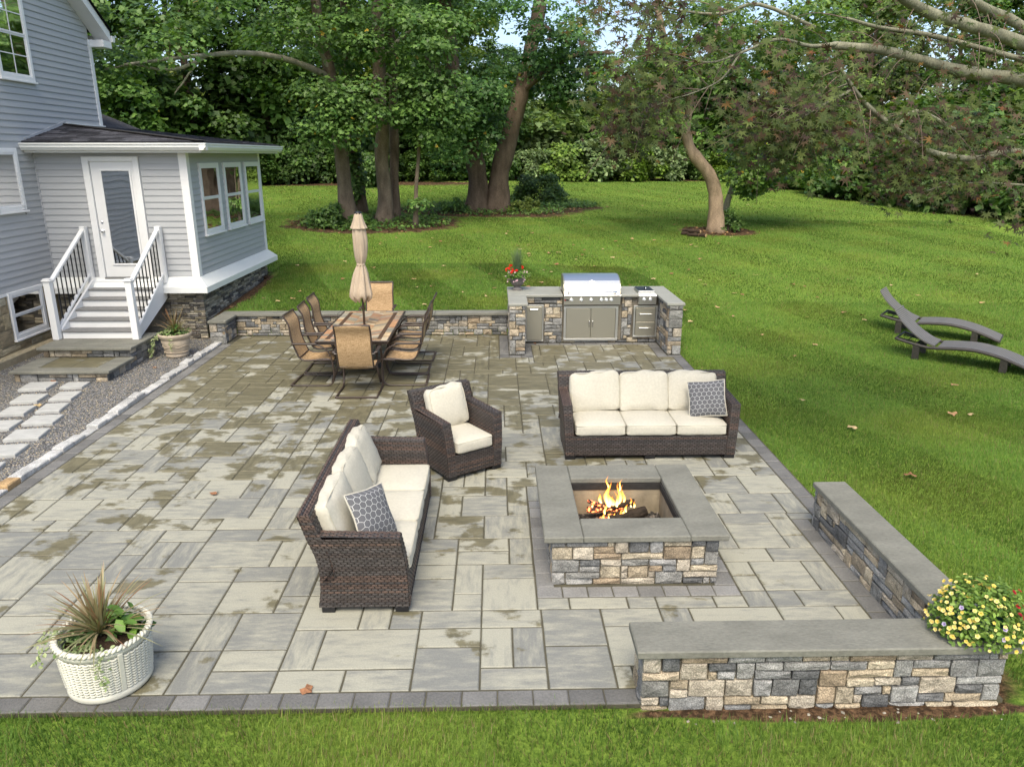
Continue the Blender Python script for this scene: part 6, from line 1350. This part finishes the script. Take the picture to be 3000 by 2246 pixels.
# urn on the counter
up_ = empty('counter_urn', (.415, 14.42, .93), 0, 'brown urn with red geraniums and tall grass on the stone counter', 'planter')
MB().lathe([(.105, 0), (.11, .02), (.075, .035), (.06, .06), (.075, .075), (.11, .10), (.14, .16), (.15, .22), (.145, .255), (.13, .26), (.10, .2)], 28, fn=lambda a, z, i: 1 + .0 * a).build('urn', 'urn_paint', up_, smooth=True)
MB().lathe([(.03, .22), (.132, .245), (.03, .255)], 16).build('soil', 'soil', up_, smooth=True)
mg = MB(); rl = random.Random(51)
for i in range(190):
    ln = rl.random(); blade(mg, (rl.uniform(-.035, .035), rl.uniform(-.035, .035), .24), rl.random() * 6.28, rl.uniform(.42, .60), .005, .03 + .27 * ln, .05, (.06, .13, .06), (.16, .22, .11))
mg.build('tall_grass', 'plant', up_, colored=True)
leafy(up_, 'geranium_leaves', (0, -.03, .25), .21, .13, 330, .06, ((.05, .13, .02), (.16, .28, .05)), 52); leafy(up_, 'trailing_leaves', (.12, -.05, .27), .15, .12, 120, .045, ((.09, .17, .03), (.22, .32, .07)), 53)
def flowers(parent, name, P, Nf, size, colf, cen=(.5, .36, .06), seed=0):
    """round five-lobed flowers, each a part of its own; four tones share four meshes"""
    rl = random.Random(seed); k = 10; n = len(P); ms = []
    for v in range(min(4, n)):
        V = [(0, 0, -.02)] + [(math.cos(6.2832 * i / k) * (1 if i % 2 == 0 else .80), math.sin(6.2832 * i / k) * (1 if i % 2 == 0 else .80), .22 + .06 * rl.uniform(-1, 1)) for i in range(k)]
        c = colf[v]; o = mesh_obj(name, V, [(0, i + 1, (i + 1) % k + 1) for i in range(k)], 'petal', None, [(*cen, 1)] + [(*c, 1)] * k); ms.append(o.data); bpy.data.objects.remove(o)
    for i in range(n):
        o = bpy.data.objects.new(name, ms[i % len(ms)]); link(o, parent); q = Vector(Nf[i]).to_track_quat('Z', 'Y'); o.rotation_mode = 'QUATERNION'; o.rotation_quaternion = q; o.location = P[i]; z = float(size[i]); o.scale = (z, z, z)
def fl_pts(n, c, rad, z0, z1, rl, front=True):
    a = rl.rand(n) * 6.28; a = np.where(rl.rand(n) < .6, -np.abs(np.sin(a)) * 3.14, a) if front else a; q = rad * rl.uniform(.6, 1.05, n); return np.stack([c[0] + np.cos(a) * q, c[1] + np.sin(a) * q, rl.uniform(z0, z1, n)], 1), np.stack([np.cos(a) * .5, np.sin(a) * .5 - .5, np.full(n, .7)], 1) + rl.normal(0, .2, (n, 3))
rl = np.random.RandomState(54)
cl_ = np.array([(-.15, -.12, .42), (-.09, -.12, .39), (-.11, -.16, .36), (-.02, -.16, .38), (-.21, -.08, .40), (-.13, .02, .46), (.10, -.02, .42)]); P = np.repeat(cl_, 9, 0) + rl.normal(0, .014, (63, 3))
flowers(up_, 'geranium_flower', P, rl.normal(0, .4, (63, 3)) + np.array([0, -.6, .7])[None], np.full(63, .016), palette(((.55, .012, .008), (.75, .03, .015)), 63, rl, .1), (.4, .01, .005), 1)
P, Nf = fl_pts(34, (0, -.03, 0), .21, .17, .36, rl); flowers(up_, 'petunia_flower', P, Nf, rl.uniform(.014, .02, 34), palette(((.62, .42, .46), (.75, .60, .60)), 34, rl, .05), (.25, .03, .10), 2)
# bowl of yellow flowers on the seat wall corner
yb_ = empty('flower_bowl', (3.13, 4.16, .43), 0, 'low green bowl overflowing with yellow and red flowers on the wall corner', 'planter')
MB().lathe([(.10, 0), (.11, .005), (.14, .05), (.16, .09), (.155, .095), (.12, .06)], 28).build('bowl', 'green_plastic', yb_, smooth=True)
rl = np.random.RandomState(61); n = 2600; d = rl.normal(size=(n, 3)); d /= np.linalg.norm(d, axis=1)[:, None]; d[:, 2] = np.abs(d[:, 2]); q = rl.uniform(.55, 1.02, n) ** .5
P = d * q[:, None] * np.array([.305, .27, .33])[None] + np.array([0, 0, .06])[None]; P[:, 2] -= .05 * np.clip(np.hypot(P[:, 0], P[:, 1]) / .3, 0, 1) ** 3
scatter('foliage', P, d * .6 + np.array([0, 0, .8])[None] + rl.normal(0, .45, (n, 3)), rl.uniform(.022, .042, n), OVAL, palette(((.075, .15, .02), (.22, .33, .06)), n, rl, .3), 'plant', yb_, rl)
def dome(n, rl, zlo=-.02, bias=None):
    d = rl.normal(size=(n * 6, 3)); d /= np.linalg.norm(d, axis=1)[:, None]; d[:, 2] = np.abs(d[:, 2]) * .9 + .02; d = d[(d[:, 1] < .55)] if bias is None else d[bias(d)]; d = d[:n]; P = d * np.array([.32, .285, .345])[None] * rl.uniform(.9, 1.06, (len(d), 1)) + np.array([0, 0, .05])[None]; return P, d * .8 + np.array([0, -.25, .35])[None] + rl.normal(0, .2, (len(d), 3))
P, Nf = dome(165, rl, bias=lambda d: (d[:, 1] < .6) & ((d[:, 0] < .1) | (d[:, 2] < .55)) & ((d[:, 0] < .35) | (d[:, 2] > .5) | (d[:, 1] > -.3))); flowers(yb_, 'yellow_flower', P, Nf, rl.uniform(.010, .0165, len(P)), palette(((.62, .50, .12), (.70, .60, .26)), len(P), rl, .08), (.55, .36, .02), 3)
P, Nf = dome(24, rl, bias=lambda d: (d[:, 0] > .25) & (d[:, 2] > .3)); flowers(yb_, 'red_flower', P, Nf, rl.uniform(.014, .018, len(P)), palette(((.30, .004, .012), (.48, .012, .02)), len(P), rl, .1), (.05, .005, .005), 4)
P, Nf = dome(9, rl, bias=lambda d: (d[:, 1] < -.3) & (d[:, 2] < .6)); flowers(yb_, 'violet_flower', P, Nf, np.full(len(P), .016), palette(((.36, .32, .42), (.46, .42, .50)), len(P), rl, .08), (.10, .03, .22), 5)

# ------------------------------------------------------------------ small things
rl = random.Random(70)
lp = [((6.35, 25.9, .06), (6.75, 25.75, .06), .06), ((6.5, 25.65, .06), (6.85, 25.5, .06), .055), ((6.75, 25.62, .06), (7.05, 25.35, .06), .06), ((6.55, 25.75, .17), (6.9, 25.5, .16), .055), ((6.4, 26.0, .15), (6.75, 25.9, .15), .05)]
LL = ['left log at the bottom of the small woodpile by the crooked maple', 'middle log at the bottom of the small woodpile', 'right log at the bottom of the small woodpile', 'top log of the small woodpile by the crooked maple', 'log at the back of the small woodpile']
for i, (p, q, r) in enumerate(lp):
    z = tz(p[0], p[1]); log('cut_log', (q[0], q[1], q[2] + z), (p[0], p[1], p[2] + z), r, LL[i], 'log_bark', 'log', 'logs of the small woodpile', 'log_end', 80 + i)
dl = []
for kd in range(4):
    TV, TF = MAPLE; rr_ = np.random.RandomState(90 + kd); V = TV.copy() * .13; V[:, 2] += rr_.uniform(-.006, .02, len(V)) + .012; c = [(.34, .20, .10), (.42, .27, .13), (.25, .12, .06), (.46, .34, .17)][kd]
    dl.append(([tuple(v) for v in V], [tuple(f) for f in TF], c))
LM = []
for V, F, c in dl:
    o = mesh_obj('fallen_leaf', V, F, 'dry_leaf', None, [(*c, 1)] * len(V)); LM.append(o.data); bpy.data.objects.remove(o)
def put_leaf(x, y, z, s, lab, grp, kd=None):
    o = bpy.data.objects.new('fallen_leaf', LM[kd if kd is not None else rl.randrange(4)]); C.objects.link(o); o.location = (x, y, z); o.rotation_euler = (rl.uniform(-.15, .15), rl.uniform(-.15, .15), rl.random() * 6.28); o.scale = (s, s, s); tag(o, lab, 'leaf', grp)
cnt = 0
while cnt < 170:
    if rl.random() < .55: x, y = rl.uniform(-6, 8), rl.uniform(15, 26)
    elif rl.random() < .6: x, y = rl.uniform(3.5, 13), rl.uniform(5, 20)
    else: x, y = rl.uniform(-14, 20), rl.uniform(26, 45)
    if (x < -5 and y < 19.3) or abs(x) > y * .68 or bedmask(np.array([x]), np.array([y]))[0] > .5 or (y < 14.9 and x < 3.6): continue
    kd = rl.randrange(4); zone = 'far lawn beyond the tree group' if y > 28 else ('lawn right of the patio near the chaises' if x > 3.6 and y < 20 else ('lawn below the crooked maple' if x > 3.6 else 'lawn between the retaining wall and the trees'))
    put_leaf(x, y, tz(x, y) + .028, rl.uniform(.7, 1.25), '%s maple leaf lying on the %s' % (('brown', 'tan', 'dark russet', 'pale yellow-tan')[kd], zone), 'fallen leaves on the lawn', kd); cnt += 1
for x, y, s, lab in ((-2.95, 7.28, .9, 'rust-brown leaf lying alone on the pavers left of the sofas'), (-1.28, 4.22, .8, 'brown leaf on the front dark border pavers'), (.75, 13.80, .6, 'small red leaf on the pavers below the trash drawer')): put_leaf(x, y, .004, s, lab, 'fallen leaves on the patio', 2)
for x, y, s, lab in ((-6.55, 10.32, 1.0, 'rust leaf between the stepping stones'), (-5.75, 12.3, .7, 'tan leaf on the gravel below the clay pot'), (-7.0, 11.52, .8, 'dark red leaf at the foot of the lowest stone step')): put_leaf(x, y, -.012, s, lab, 'fallen leaves on the gravel')

rb = MB(); rl = random.Random(99)
for i in range(30):
    x, y, r = rl.uniform(1.2, 3.5), rl.uniform(3.88, 4.0), rl.uniform(.005, .016); k = rl.uniform(.7, 1.2); rb.col = (.30 * k, .275 * k, .22 * k); mt = Matrix.Translation((x, y, tz(x, y) + r * .25)) @ Matrix.Rotation(rl.random() * 6, 4, 'Z')
    rb.add([mt @ Vector((a * r * rl.uniform(.8, 1.5), b * r * rl.uniform(.7, 1.1), c * r * .6)) for a, b, c in ((1, 0, 0), (.4, .9, .1), (-.8, .6, 0), (-.9, -.5, .1), (.3, -.9, 0), (.1, .1, 1))], [(0, 1, 5), (1, 2, 5), (2, 3, 5), (3, 4, 5), (4, 0, 5)])
o = rb.build('rubble', 'pebble', None, colored=True); o['kind'] = 'stuff'; o['label'] = 'pale stone chips in the soil along the foot of the seat wall'
